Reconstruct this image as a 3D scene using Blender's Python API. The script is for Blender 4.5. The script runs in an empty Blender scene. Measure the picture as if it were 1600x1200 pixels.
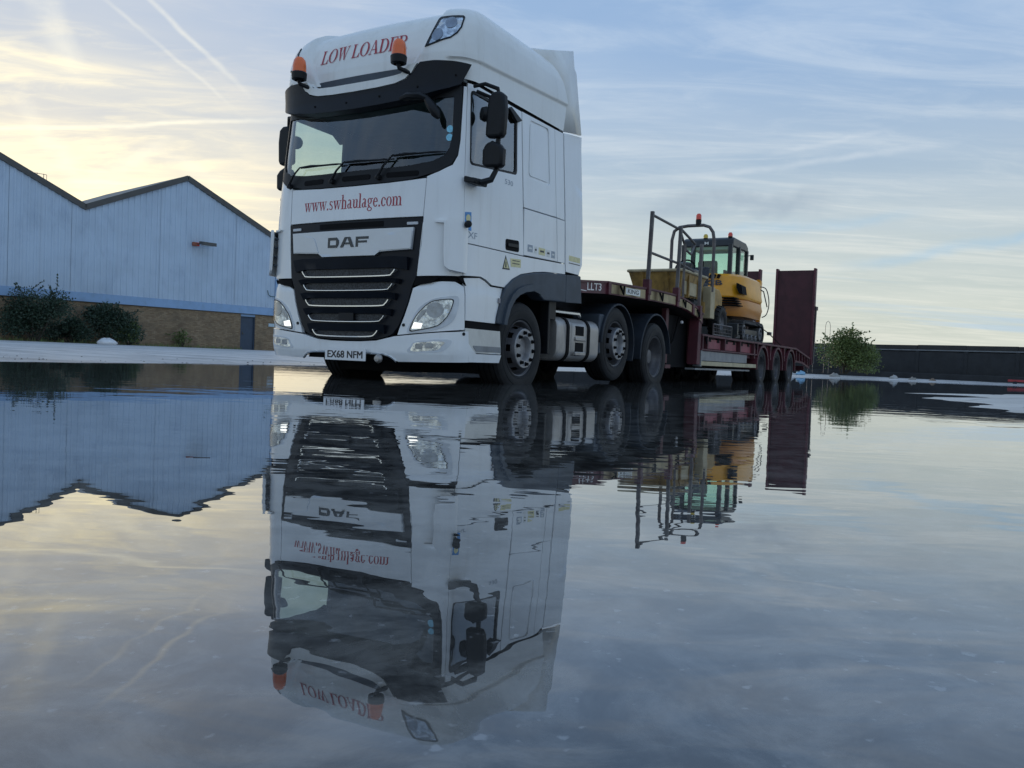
import bpy, bmesh, math, random
from mathutils import Vector, Matrix
R = math.radians
random.seed(7)
scene = bpy.context.scene
COL = scene.collection

# ------------------------------------------------------------------ camera
cam_d = bpy.data.cameras.new('camera')
cam_d.sensor_width = 36.0
cam_d.lens = 36.0 * 1300.0 / 1600.0
cam_d.clip_start = 0.05
cam_d.clip_end = 4000
cam = bpy.data.objects.new('camera', cam_d)
COL.objects.link(cam)
_p, _r = R(1.6938), R(2.3147)
_fw = Vector((0, math.cos(_p), -math.sin(_p)))
_up = Vector((0, math.sin(_p), math.cos(_p)))
_rt = Vector((1, 0, 0))
_r2 = _rt * math.cos(_r) + _up * math.sin(_r)
_u2 = _up * math.cos(_r) - _rt * math.sin(_r)
M = Matrix((( _r2.x, _u2.x, -_fw.x, 0), (_r2.y, _u2.y, -_fw.y, 0), (_r2.z, _u2.z, -_fw.z, 0.264), (0, 0, 0, 1)))
cam.matrix_world = M
scene.camera = cam

# ------------------------------------------------------------------ view, world, sun
scene.view_settings.view_transform = 'Standard'
scene.view_settings.look = 'None'
scene.view_settings.gamma = 1.0
scene.view_settings.use_curve_mapping = False
scene.view_settings.exposure = 0.84
scene.render.engine = 'CYCLES'
scene.cycles.use_denoising = True
scene.cycles.max_bounces = 10
scene.cycles.glossy_bounces = 6
scene.cycles.transparent_max_bounces = 16
scene.cycles.sample_clamp_indirect = 6.0
SUN_EL, SUN_AZ = R(4.0), R(-32.0)          # azimuth measured from +Y towards +X
SUN_DIR = Vector((math.sin(SUN_AZ) * math.cos(SUN_EL), math.cos(SUN_AZ) * math.cos(SUN_EL), math.sin(SUN_EL)))


class NT:
    """small wrapper to write node trees as expressions"""
    def __init__(self, tree):
        self.t = tree
        self.n = tree.nodes
        self.l = tree.links

    def new(self, typ, **kw):
        n = self.n.new(typ)
        for k, v in kw.items():
            setattr(n, k, v)
        return n

    def put(self, sock, v):
        if isinstance(v, bpy.types.NodeSocket):
            self.l.new(v, sock)
        elif v is not None:
            sock.default_value = v

    def m(self, op, a, b=None, c=None, clamp=False):
        n = self.new('ShaderNodeMath', operation=op, use_clamp=clamp)
        self.put(n.inputs[0], a)
        if b is not None:
            self.put(n.inputs[1], b)
        if c is not None:
            self.put(n.inputs[2], c)
        return n.outputs[0]

    def vm(self, op, a, b=None):
        n = self.new('ShaderNodeVectorMath', operation=op)
        self.put(n.inputs[0], a)
        if b is not None:
            self.put(n.inputs[1], b)
        return n.outputs['Value'] if op in ('DOT_PRODUCT', 'LENGTH', 'DISTANCE') else n.outputs[0]

    def ss(self, x, a, b):
        n = self.new('ShaderNodeMapRange', interpolation_type='SMOOTHSTEP')
        self.put(n.inputs['Value'], x)
        n.inputs['From Min'].default_value = a
        n.inputs['From Max'].default_value = b
        return n.outputs[0]

    def lin(self, x, a, b, c=0.0, d=1.0):
        n = self.new('ShaderNodeMapRange')
        self.put(n.inputs['Value'], x)
        for k, v in zip(('From Min', 'From Max', 'To Min', 'To Max'), (a, b, c, d)):
            n.inputs[k].default_value = v
        return n.outputs[0]

    def mix(self, f, a, b, blend='MIX'):
        n = self.new('ShaderNodeMix', data_type='RGBA', blend_type=blend)
        self.put(n.inputs[0], f)
        for s, v in ((n.inputs[6], a), (n.inputs[7], b)):
            if isinstance(v, (tuple, list)) and len(v) == 3:
                v = (*v, 1)
            self.put(s, v)
        return n.outputs[2]

    def noise(self, vec, scale, detail=4, rough=.55, dist=0.0):
        n = self.new('ShaderNodeTexNoise')
        self.put(n.inputs['Vector'], vec)
        n.inputs['Scale'].default_value = scale
        n.inputs['Detail'].default_value = detail
        n.inputs['Roughness'].default_value = rough
        n.inputs['Distortion'].default_value = dist
        return n.outputs[0]

    def mapping(self, vec, scale=(1, 1, 1), rot=(0, 0, 0), loc=(0, 0, 0)):
        n = self.new('ShaderNodeMapping')
        self.put(n.inputs[0], vec)
        n.inputs['Location'].default_value = loc
        n.inputs['Rotation'].default_value = rot
        n.inputs['Scale'].default_value = scale
        return n.outputs[0]


world = bpy.data.worlds.new('World')
scene.world = world
world.use_nodes = True
T = NT(world.node_tree)
T.n.clear()
sky = T.new('ShaderNodeTexSky', sky_type='NISHITA')
sky.sun_disc = False
sky.sun_elevation = SUN_EL
sky.sun_rotation = SUN_AZ
sky.altitude = 20
sky.air_density = 1.0
sky.dust_density = 1.6
sky.ozone_density = 1.2
geo = T.new('ShaderNodeTexCoord')
D = geo.outputs['Generated']
sep = T.new('ShaderNodeSeparateXYZ')
T.l.new(D, sep.inputs[0])
dz = sep.outputs[2]
zz = T.m('MAXIMUM', dz, 0.0)
cs = T.vm('DOT_PRODUCT', D, tuple(SUN_DIR))
# the flat cloud deck seen in perspective: direction projected onto a plane overhead
den = T.m('ADD', zz, 0.07)
px_ = T.m('DIVIDE', sep.outputs[0], den)
py_ = T.m('DIVIDE', sep.outputs[1], den)
comb = T.new('ShaderNodeCombineXYZ')
T.put(comb.inputs[0], px_)
T.put(comb.inputs[1], py_)
P2 = comb.outputs[0]
veil = T.noise(T.mapping(P2, (.42, .75, 1), (0, 0, R(14))), 1.0, 5, .58, .6)
cirr = T.noise(T.mapping(P2, (.55, 2.1, 1), (0, 0, R(17)), (3.1, 1.7, 0)), 1.3, 7, .62, 1.1)
fine = T.noise(T.mapping(P2, (1.6, 3.4, 1), (0, 0, R(-24)), (7.3, 2.2, 0)), 2.2, 6, .65, .8)
band = T.noise(T.mapping(P2, (.16, .62, 1), (0, 0, R(8)), (1.3, 4.4, 0)), 1.5, 4, .5, .4)


def contrail(a, b, width, fade, strength, rough=.5, seed=0.0):
    A, B = Vector(a).normalized(), Vector(b).normalized()
    n = A.cross(B).normalized()
    mid = (A + B).normalized()
    along = (B - A).normalized()
    wob = T.lin(T.noise(T.mapping(D, (1, 1, 1), (0, 0, 0), (seed, seed, 0)), 14, 3, .6), .2, .8, -width * .7, width * .7)
    dist = T.m('ABSOLUTE', T.m('ADD', T.vm('DOT_PRODUCT', D, tuple(n)), wob))
    core = T.m('SUBTRACT', 1.0, T.ss(dist, 0.0, width))
    t = T.m('ABSOLUTE', T.vm('DOT_PRODUCT', T.vm('SUBTRACT', D, tuple(mid)), tuple(along)))
    half = (B - A).length / 2
    rng = T.m('SUBTRACT', 1.0, T.ss(t, half * (1 - fade), half * (1 + fade * .4)))
    front = T.ss(T.vm('DOT_PRODUCT', D, tuple(mid)), .3, .6)
    tex = T.lin(T.noise(T.mapping(D, (1, 1, 1), (0, 0, 0), (seed * 2, 3, 1)), 26, 5, .65), .3, .75, 1 - rough, 1.0)
    return T.m('MULTIPLY', T.m('MULTIPLY', T.m('MULTIPLY', core, rng), tex), T.m('MULTIPLY', front, strength))


trails = [
    contrail((-.410, .835, .372), (-.300, .913, .276), .0045, .5, .34, .7, 1.0),
    contrail((-.430, .832, .350), (-.310, .915, .258), .0035, .5, .20, .7, 2.0),
    contrail((-.560, .80, .194), (-.267, .929, .256), .0040, .55, .50, .55, 3.0),
    contrail((-.500, .83, .245), (-.462, .873, .155), .014, .6, .24, .7, 4.0),
    contrail((-.470, .868, .155), (-.375, .901, .217), .016, .6, .32, .8, 5.0),
    contrail((-.470, .80, .372), (-.455, .85, .262), .020, .6, .26, .85, 6.0),
    contrail((.19, .957, .215), (.44, .867, .238), .0055, .5, .28, .6, 7.0),
    contrail((.27, .932, .238), (.39, .885, .258), .0050, .6, .24, .6, 8.0),
    contrail((-.40, .89, .21), (-.28, .935, .165), .012, .7, .22, .7, 9.0),
]
tr = trails[0]
for x in trails[1:]:
    tr = T.m('ADD', tr, x)
# colours of the air and of the cloud, both warming towards the low sun
nish = sky.outputs[0]
low = T.m('SUBTRACT', 1.0, T.ss(dz, 0.0, .40))
sunside = T.ss(cs, .80, 1.0)
sunnear = T.m('POWER', T.ss(cs, .935, 1.0), 1.3)
cl_far = T.mix(low, (3.1, 3.75, 4.6), (4.8, 4.8, 4.2))
cl_sun = T.mix(low, (4.2, 4.2, 4.25), (6.0, 5.2, 3.6))
cloudc = T.mix(sunside, cl_far, cl_sun)
cloudc = T.mix(sunnear, cloudc, (8.8, 7.6, 4.7))
air = T.mix(.87, nish, T.mix(low, (1.40, 2.40, 4.05), (3.6, 3.95, 3.65)))
air = T.mix(T.m('MULTIPLY', sunside, .6), air, T.mix(low, (3.3, 3.7, 4.3), (5.4, 4.8, 3.4)))
cover = T.m('MULTIPLY', T.ss(veil, .30, .72), .55)
cover = T.m('ADD', cover, T.m('MULTIPLY', T.ss(cirr, .43, .69), .62))
cover = T.m('ADD', cover, T.m('MULTIPLY', T.ss(fine, .46, .74), .24))
cover = T.m('MULTIPLY', cover, T.lin(sunside, 0, 1, .66, 1.0), clamp=True)
skyc = T.mix(cover, air, cloudc)
# darker shaded bank of stratus low over the horizon
bank = T.m('MULTIPLY', T.ss(band, .56, .70), T.m('MULTIPLY', T.ss(dz, .10, .155), T.m('SUBTRACT', 1.0, T.ss(dz, .20, .30))))
skyc = T.mix(T.m('MULTIPLY', bank, T.lin(sunside, 0, 1, .5, .15)), skyc, (2.5, 2.95, 3.4))
bank2 = T.m('ADD', contrail((.140, .974, .181), (.350, .918, .192), .020, .5, 1.0, .5, 11.0), contrail((.06, .98, .17), (.25, .955, .178), .010, .5, .3, .6, 12.0))
skyc = T.mix(T.m('MINIMUM', bank2, .8), skyc, (2.25, 2.75, 3.25))
blue2 = T.m('ADD', contrail((.20, .968, .150), (.43, .886, .172), .011, .5, .36, .5, 13.0), contrail((.36, .925, .118), (.56, .81, .150), .010, .5, .50, .45, 14.0))
skyc = T.mix(T.m('MINIMUM', blue2, .8), skyc, (1.9, 3.2, 4.4))
bl = T.m('MULTIPLY', T.ss(T.noise(T.mapping(P2, (.12, .9, 1), (0, 0, R(5)), (9, 2, 0)), 1.6, 4, .5, .3), .55, .68), T.m('SUBTRACT', 1.0, T.ss(dz, .05, .19)))
skyc = T.mix(T.m('MULTIPLY', bl, .45), skyc, (2.3, 3.4, 4.6))
skyc = T.mix(T.m('MINIMUM', tr, .85), skyc, T.mix(sunside, (4.9, 5.1, 5.2), (8.0, 7.4, 5.6)))
bg = T.new('ShaderNodeBackground')
T.put(bg.inputs[0], skyc)
bg.inputs[1].default_value = 0.10
wo = T.new('ShaderNodeOutputWorld')
T.l.new(bg.outputs[0], wo.inputs[0])

sun_d = bpy.data.lights.new('sun', 'SUN')
sun_d.energy = 1.2
sun_d.angle = R(10)
sun_d.color = (1.0, .80, .55)
sun = bpy.data.objects.new('sun', sun_d)
COL.objects.link(sun)
sun.rotation_euler = SUN_DIR.to_track_quat('Z', 'Y').to_euler()

# ------------------------------------------------------------------ materials
MATS = {}


def mat(name, col, rough=.5, metal=0.0, var=.12, vscale=5.0, bump=0.0, bscale=40.0, coat=0.0, dirt=None, damt=.4, dscale=3.0, spec=.5, streak=False):
    m = bpy.data.materials.new(name)
    m.use_nodes = True
    t = NT(m.node_tree)
    t.n.clear()
    b = t.new('ShaderNodeBsdfPrincipled')
    o = t.new('ShaderNodeOutputMaterial')
    t.l.new(b.outputs[0], o.inputs[0])
    tc = t.new('ShaderNodeTexCoord').outputs['Object']
    c1 = tuple(max(0, min(1, x * (1 - var))) for x in col)
    c2 = tuple(max(0, min(1, x * (1 + var))) for x in col)
    nz = t.noise(tc, vscale, 6, .6)
    c = t.mix(t.ss(nz, .3, .7), c1, c2)
    if dirt:
        dn = t.noise(t.mapping(tc, (3.2, 3.2, .30) if streak else (1, 1, .45)), dscale, 8, .68, .4)
        f = t.m('MULTIPLY', t.ss(dn, .48, .78), damt)
        c = t.mix(f, c, dirt)
        t.put(b.inputs['Roughness'], t.m('ADD', rough, t.m('MULTIPLY', f, .35), clamp=True))
    else:
        t.put(b.inputs['Roughness'], t.lin(nz, .2, .8, max(0, rough - .05), min(1, rough + .07)))
    t.put(b.inputs['Base Color'], c)
    b.inputs['Metallic'].default_value = metal
    b.inputs['Specular IOR Level'].default_value = spec
    b.inputs['Coat Weight'].default_value = coat
    b.inputs['Coat Roughness'].default_value = .05
    if bump:
        bn = t.new('ShaderNodeBump')
        bn.inputs['Strength'].default_value = bump
        bn.inputs['Distance'].default_value = .01
        t.put(bn.inputs['Height'], t.noise(tc, bscale, 5, .6))
        t.l.new(bn.outputs[0], b.inputs['Normal'])
    MATS[name] = m
    return m


def glass(name, tint, refl_ior=1.5, rough=.0, boost=1.0):
    m = bpy.data.materials.new(name)
    m.use_nodes = True
    t = NT(m.node_tree)
    t.n.clear()
    tr_ = t.new('ShaderNodeBsdfTransparent')
    tr_.inputs[0].default_value = (*tint, 1)
    gl = t.new('ShaderNodeBsdfGlossy')
    gl.inputs['Roughness'].default_value = rough
    fr = t.new('ShaderNodeFresnel')
    gm_ = t.new('ShaderNodeNewGeometry')
    t.put(fr.inputs[0], t.lin(gm_.outputs['Backfacing'], 0, 1, refl_ior, 1 / refl_ior))
    mx = t.new('ShaderNodeMixShader')
    t.put(mx.inputs[0], t.m('MULTIPLY', fr.outputs[0], boost, clamp=True))
    t.l.new(tr_.outputs[0], mx.inputs[1])
    t.l.new(gl.outputs[0], mx.inputs[2])
    o = t.new('ShaderNodeOutputMaterial')
    t.l.new(mx.outputs[0], o.inputs[0])
    MATS[name] = m
    return m


WHITE = mat('white_paint', (.84, .86, .87), .28, 0, .025, 2.0, coat=.55, dirt=(.46, .43, .38), damt=.20, dscale=2.4, streak=True)
ROOFW = mat('roof_white_paint', (.82, .83, .81), .34, 0, .03, 2.0, coat=.3, dirt=(.45, .42, .36), damt=.26, dscale=2.6, streak=True)
def lit(name, col, power):
    m = mat(name, (.8, .8, .78), .2, 0, .03)
    b_ = [n for n in m.node_tree.nodes if n.type == 'BSDF_PRINCIPLED'][0]
    b_.inputs['Emission Color'].default_value = (*col, 1)
    b_.inputs['Emission Strength'].default_value = power
    return m


PLAST = mat('black_plastic', (.008, .0095, .012), .45, 0, .25, 8, bump=.06, bscale=160, spec=.28)
GREYPL = mat('grey_wheel_arch_plastic', (.045, .060, .080), .55, 0, .18, 6, bump=.05, bscale=120, dirt=(.10, .095, .09), damt=.18)
DARK = mat('underbody_black', (.006, .006, .007), .75, 0, .3, 9, spec=.15)
BLUEBLK = mat('grille_plastic', (.006, .009, .015), .40, 0, .2, 6, spec=.25)
RUBBER = mat('tyre_rubber', (.014, .0145, .016), .62, 0, .25, 9, bump=.12, bscale=60, spec=.25, dirt=(.060, .058, .054), damt=.28, dscale=5)
STEEL = mat('wheel_rim_grey', (.13, .13, .14), .45, .35, .2, 9, dirt=(.07, .06, .05), damt=.6, dscale=6)
HUBM = mat('hub_flange_grey', (.33, .33, .34), .42, .4, .15, 12, dirt=(.12, .10, .08), damt=.4, dscale=9)
MUDG = mat('mudguard_plastic', (.022, .029, .040), .6, 0, .2, 6, spec=.3, dirt=(.06, .056, .05), damt=.3, dscale=5)
ALU = mat('tank_aluminium', (.40, .385, .37), .42, .55, .10, 5, dirt=(.16, .14, .12), damt=.55, dscale=5, bump=.03)
STEPM = mat('step_aluminium', (.62, .63, .62), .32, .35, .06, 6, dirt=(.35, .33, .29), damt=.35, dscale=6)
CHROME = mat('chrome_trim', (.80, .82, .84), .16, .9, .04, 8)
SILVER = mat('silver_badge_panel', (.62, .65, .68), .30, .25, .04, 4)
LETTER = mat('badge_letter_grey', (.055, .062, .07), .25, .6, .1, 8)
RED = mat('red_vinyl_lettering', (.40, .025, .045), .45, 0, .12, 20)
AMBER = mat('amber_lens', (.85, .15, .015), .18, 0, .08, 10, coat=.6)
REDL = mat('orange_red_lens', (.75, .07, .03), .2, 0, .08, 10, coat=.6)
YELLENS = mat('yellow_lens', (.65, .45, .05), .25, 0, .08, 10)
LAMPREF = mat('lamp_reflector', (.62, .68, .76), .10, .95, .55, 15, bump=1.0, bscale=13)
LAMPBOWL = mat('lamp_bowl', (.30, .33, .37), .22, .7, .2, 16)
CLEAR = glass('lamp_lens_glass', (.90, .93, .97), 1.5)
WSGLASS = glass('windscreen_glass', (.76, .92, .84), 1.52, boost=2.9)
SIDEGL = glass('side_window_glass', (.93, 1.0, .97), 1.6, boost=3.8)
CABGL = glass('excavator_cab_glass', (.82, .94, .89), 1.5)
INTER = mat('cab_interior', (.15, .17, .18), .8, 0, .2, 6)
SEATM = mat('seat_fabric', (.05, .055, .065), .9, 0, .2, 20)
PLATEW = mat('plate_white', (.78, .79, .80), .35, 0, .02, 5)
PLATEB = mat('plate_black', (.012, .012, .018), .4, 0, .05, 5)
STBLUE = mat('sticker_blue', (.10, .30, .62), .4, 0, .2, 30)
STYEL = mat('sticker_yellow', (.72, .66, .36), .45, 0, .1, 20)
STGREY = mat('sticker_grey', (.33, .38, .44), .45, 0, .25, 60)
STCYAN = mat('sticker_cyan', (.25, .62, .80), .4, 0, .15, 30)
STWHITE = mat('sticker_white', (.75, .76, .72), .45, 0, .1, 40)
STDARK = mat('sticker_print', (.05, .05, .06), .5, 0, .2, 40)
MAROON = mat('maroon_steel', (.090, .016, .026), .55, 0, .25, 4, bump=.05, dirt=(.05, .035, .03), damt=.6, dscale=4)
MAROON2 = mat('maroon_ramp_steel', (.060, .014, .020), .62, 0, .2, 3, bump=.08, bscale=25, dirt=(.035, .02, .02), damt=.6, dscale=3)
RUSTY = mat('worn_cream_steel', (.42, .33, .18), .6, 0, .2, 5, dirt=(.10, .03, .03), damt=.85, dscale=5)
CREAM = mat('cream_side_rail', (.50, .43, .27), .55, 0, .1, 5, dirt=(.2, .16, .1), damt=.5)
GREYRAIL = mat('grey_side_panel', (.26, .27, .28), .5, .2, .12, 5, dirt=(.12, .11, .1), damt=.5)
DECKM = mat('deck_timber_and_steel', (.05, .038, .032), .8, 0, .3, 6, bump=.2)
TUBE = mat('worn_grey_tube', (.13, .12, .115), .55, .2, .25, 7, dirt=(.10, .03, .03), damt=.5, dscale=6)
YELLOW = mat('excavator_yellow', (.80, .35, .010), .38, 0, .07, 5, coat=.25, dirt=(.30, .15, .04), damt=.35)
YELLOW2 = mat('dumper_yellow_worn', (.36, .22, .06), .6, 0, .3, 5, dirt=(.09, .065, .045), damt=.9, dscale=6)
SKIPIN = mat('dumper_skip_pale', (.46, .38, .23), .6, 0, .15, 6, dirt=(.24, .17, .09), damt=.8, dscale=5)
CABBLK = mat('excavator_cab_black', (.02, .024, .028), .4, 0, .2, 6)
TRACK = mat('track_rubber', (.028, .028, .03), .75, 0, .3, 14, bump=.2, dirt=(.12, .11, .10), damt=.7, dscale=6)
TRACKST = mat('track_roller_steel', (.20, .20, .21), .55, .3, .2, 10, dirt=(.1, .09, .08), damt=.6)
CHAINM = mat('strap_dark', (.05, .045, .04), .7, 0, .2, 20)


# ------------------------------------------------------------------ mesh helpers
class MB:
    def __init__(self):
        self.v, self.f, self.mi = [], [], []

    def add(self, vs, fs, mi=0):
        k = len(self.v)
        self.v += [tuple(p) for p in vs]
        self.f += [tuple(i + k for i in f) for f in fs]
        self.mi += [mi] * len(fs)
        return self

    def box(self, a, b, mi=0):
        x0, y0, z0 = a
        x1, y1, z1 = b
        vs = [(x0, y0, z0), (x1, y0, z0), (x1, y1, z0), (x0, y1, z0), (x0, y0, z1), (x1, y0, z1), (x1, y1, z1), (x0, y1, z1)]
        return self.add(vs, [(0, 3, 2, 1), (4, 5, 6, 7), (0, 1, 5, 4), (1, 2, 6, 5), (2, 3, 7, 6), (3, 0, 4, 7)], mi)

    def prism(self, poly, axis, a, b, mi=0):
        """poly: 2D points in the two remaining axes (kept in x,y,z order)"""
        n = len(poly)

        def P(p, t):
            q = list(p)
            q.insert(axis, t)
            return tuple(q)
        vs = [P(p, a) for p in poly] + [P(p, b) for p in poly]
        ar = sum(poly[i][0] * poly[(i + 1) % n][1] - poly[(i + 1) % n][0] * poly[i][1] for i in range(n))
        flip = (ar > 0) != (axis == 1)
        if b < a:
            flip = not flip
        f0, f1 = tuple(range(n)), tuple(range(2 * n - 1, n - 1, -1))
        fs = [tuple(reversed(f0)) if flip else f0, tuple(reversed(f1)) if flip else f1]
        for i in range(n):
            j = (i + 1) % n
            q = (i, j, n + j, n + i)
            fs.append(q if flip else tuple(reversed(q)))
        return self.add(vs, fs, mi)

    def tube(self, path, r, n=8, caps=True, mi=0, flat=None):
        path = [Vector(p) for p in path]
        rs = r if isinstance(r, (list, tuple)) else [r] * len(path)
        rings = []
        up = None
        for i, p in enumerate(path):
            d = (path[min(i + 1, len(path) - 1)] - path[max(i - 1, 0)]).normalized()
            if up is None:
                up = Vector((0, 0, 1)) if abs(d.z) < .9 else Vector((1, 0, 0))
            s = d.cross(up).normalized()
            up = s.cross(d).normalized()
            ring = []
            for k in range(n):
                a = 2 * math.pi * k / n
                ring.append(p + s * math.cos(a) * rs[i] + up * math.sin(a) * rs[i] * (flat or 1))
            rings.append(ring)
        vs = [v for rg in rings for v in rg]
        fs = []
        for i in range(len(path) - 1):
            for k in range(n):
                j = (k + 1) % n
                fs.append((i * n + k, i * n + j, (i + 1) * n + j, (i + 1) * n + k))
        if caps:
            fs.append(tuple(reversed(range(n))))
            fs.append(tuple(range((len(path) - 1) * n, len(path) * n)))
        return self.add(vs, fs, mi)

    def lathe(self, prof, c, axis=(1, 0, 0), n=40, skip=None, mi=0, ref=None, closed=False):
        """prof: (along, radius) pairs, revolved about axis through c"""
        ax = Vector(axis).normalized()
        ref = Vector(ref) if ref else (Vector((0, 0, 1)) if abs(ax.z) < .9 else Vector((1, 0, 0)))
        e1 = (ref - ax * ref.dot(ax)).normalized()
        e2 = ax.cross(e1)
        c = Vector(c)
        vs, fs = [], []
        for a, r in prof:
            for k in range(n):
                t = 2 * math.pi * k / n
                vs.append(c + ax * a + (e1 * math.cos(t) + e2 * math.sin(t)) * r)
        m = len(prof)
        for i in range(m if closed else m - 1):
            for k in range(n):
                if skip and skip(i, k):
                    continue
                j = (k + 1) % n
                i2 = (i + 1) % m
                fs.append((i * n + k, i2 * n + k, i2 * n + j, i * n + j))
        return self.add(vs, fs, mi)

    def xf(self, mtx):
        self.v = [tuple(mtx @ Vector(p)) for p in self.v]
        return self

    def build(self, name, mats, parent=None, ang=38, bevel=0.0, seg=2, smooth=True, weld=False):
        me = bpy.data.meshes.new(name)
        org = ORG.get(parent.name, Vector()) if parent else Vector()
        me.from_pydata([(p[0] - org[0], p[1] - org[1], p[2] - org[2]) for p in self.v], [], self.f)
        if not isinstance(mats, (list, tuple)):
            mats = [mats]
        for x in mats:
            me.materials.append(x)
        if len(mats) > 1:
            me.polygons.foreach_set('material_index', self.mi)
        bm = bmesh.new()
        bm.from_mesh(me)
        if weld:
            bmesh.ops.remove_doubles(bm, verts=bm.verts, dist=.0004)
        bmesh.ops.recalc_face_normals(bm, faces=bm.faces)
        bm.to_mesh(me)
        bm.free()
        if smooth:
            me.polygons.foreach_set('use_smooth', [True] * len(me.polygons))
            me.set_sharp_from_angle(angle=R(ang))
        return link(name, me, parent, bevel, seg)


ORG = {}


def link(name, me, parent=None, bevel=0.0, seg=2):
    o = bpy.data.objects.new(name, me)
    COL.objects.link(o)
    if parent:
        o.parent = parent
        ORG[o.name] = ORG.get(parent.name, Vector())
    else:
        ORG[o.name] = Vector()
    if bevel:
        b = o.modifiers.new('bevel', 'BEVEL')
        b.width = bevel
        b.segments = seg
        b.limit_method = 'ANGLE'
        b.angle_limit = R(45)
        b.harden_normals = False
    return o


def empty(name, org, parent=None):
    o = bpy.data.objects.new(name, None)
    COL.objects.link(o)
    o.empty_display_size = .3
    if parent:
        o.parent = parent
        o.location = Vector(org) - ORG[parent.name]
    ORG[o.name] = Vector(org)
    return o


def tag(o, label=None, cat=None, group=None, kind=None):
    for k, v in (('label', label), ('category', cat), ('group', group), ('kind', kind)):
        if v:
            o[k] = v
    return o


def clip(poly, ax, val, keep_gt):
    out = []
    n = len(poly)
    for i in range(n):
        a, b = poly[i], poly[(i + 1) % n]
        ia = a[ax] >= val if keep_gt else a[ax] <= val
        ib = b[ax] >= val if keep_gt else b[ax] <= val
        if ia:
            out.append(a)
        if ia != ib:
            t = (val - a[ax]) / (b[ax] - a[ax])
            q = [a[0] + (b[0] - a[0]) * t, a[1] + (b[1] - a[1]) * t]
            q[ax] = val
            out.append(tuple(q))
    return out


def frange(a, b, step):
    k0 = math.floor(a / step) - 1
    r = []
    k = k0
    while k * step <= b + step:
        r.append(round(k * step, 6))
        k += 1
    return r


def gridclip(polys, sl, wl):
    verts, faces, idx = [], [], {}

    def vi(p):
        k = (round(p[0], 4), round(p[1], 4))
        if k not in idx:
            idx[k] = len(verts)
            verts.append(p)
        return idx[k]
    for poly in polys:
        s0, s1 = min(p[0] for p in poly), max(p[0] for p in poly)
        w0, w1 = min(p[1] for p in poly), max(p[1] for p in poly)
        S = [x for x in sl if s0 + 1e-4 < x < s1 - 1e-4]
        W = [x for x in wl if w0 + 1e-4 < x < w1 - 1e-4]
        S = [s0 - 1] + S + [s1 + 1]
        W = [w0 - 1] + W + [w1 + 1]
        for a, b in zip(S, S[1:]):
            st = clip(clip(poly, 0, a, True), 0, b, False)
            if len(st) < 3:
                continue
            for c, d in zip(W, W[1:]):
                q = clip(clip(st, 1, c, True), 1, d, False)
                ids = []
                for p in q:
                    i = vi(p)
                    if not ids or ids[-1] != i:
                        ids.append(i)
                while len(ids) > 1 and ids[0] == ids[-1]:
                    ids.pop()
                if len(ids) >= 3 and len(set(ids)) == len(ids):
                    ar = sum(verts[ids[i]][0] * verts[ids[(i + 1) % len(ids)]][1] - verts[ids[(i + 1) % len(ids)]][0] * verts[ids[i]][1] for i in range(len(ids)))
                    if abs(ar) < 1e-7:
                        continue
                    faces.append(tuple(ids) if ar > 0 else tuple(reversed(ids)))
    return verts, faces


def patch(name, polys, m, parent, off=0.0, th=.02, surf=None, sl=None, wl=None, bevel=.004, ang=35):
    """a panel cut out of a curved surface: 2D outline(s) in surface coordinates, thickness th"""
    surf = surf or cab
    sl = sl or SL
    wl = wl or WL
    v2, fs = gridclip(polys, sl, wl)
    offf = off if callable(off) else (lambda s, w: off)
    vs = [surf(s, w, offf(s, w)) for s, w in v2]
    edges = {}
    for f in fs:
        for i in range(len(f)):
            a, b = f[i], f[(i + 1) % len(f)]
            edges[(a, b)] = edges.get((a, b), 0) + 1
    bound = [e for e in edges if (e[1], e[0]) not in edges]
    mb = MB()
    if th:
        low = {}
        for e in bound:
            for i in e:
                if i not in low:
                    low[i] = len(vs)
                    s, w = v2[i]
                    vs.append(surf(s, w, offf(s, w) - th))
        fs = list(fs) + [(b, a, low[a], low[b]) for a, b in bound]
    mb.add(vs, fs)
    me = bpy.data.meshes.new(name)
    org = ORG.get(parent.name, Vector()) if parent else Vector()
    me.from_pydata([(p[0] - org[0], p[1] - org[1], p[2] - org[2]) for p in mb.v], [], mb.f)
    me.materials.append(m)
    me.polygons.foreach_set('use_smooth', [True] * len(me.polygons))
    me.set_sharp_from_angle(angle=R(ang))
    return link(name, me, parent, bevel)


def ring(outer, inner):
    n = len(outer)
    return [[outer[i], outer[(i + 1) % n], inner[(i + 1) % n], inner[i]] for i in range(n)]


def mir(poly):
    return [(-s, w) for s, w in reversed(poly)]


def rr(s0, w0, s1, w1, r, n=4):
    """rounded rectangle"""
    out = []
    for cx, cy, a0 in ((s1 - r, w0 + r, -90), (s1 - r, w1 - r, 0), (s0 + r, w1 - r, 90), (s0 + r, w0 + r, 180)):
        for k in range(n + 1):
            a = R(a0 + 90 * k / n)
            out.append((cx + r * math.cos(a), cy + r * math.sin(a)))
    return out


def rquad(q, r, n=4):
    """quad with rounded corners"""
    out = []
    m = len(q)
    for i in range(m):
        p, a, b = Vector(q[i]), Vector(q[i - 1]), Vector(q[(i + 1) % m])
        d0, d1 = (a - p), (b - p)
        k = min(r, d0.length * .45, d1.length * .45)
        p0, p1 = p + d0.normalized() * k, p + d1.normalized() * k
        for j in range(n + 1):
            t = j / n
            out.append(tuple((1 - t) ** 2 * p0 + 2 * t * (1 - t) * p + t * t * p1))
    return out


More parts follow.
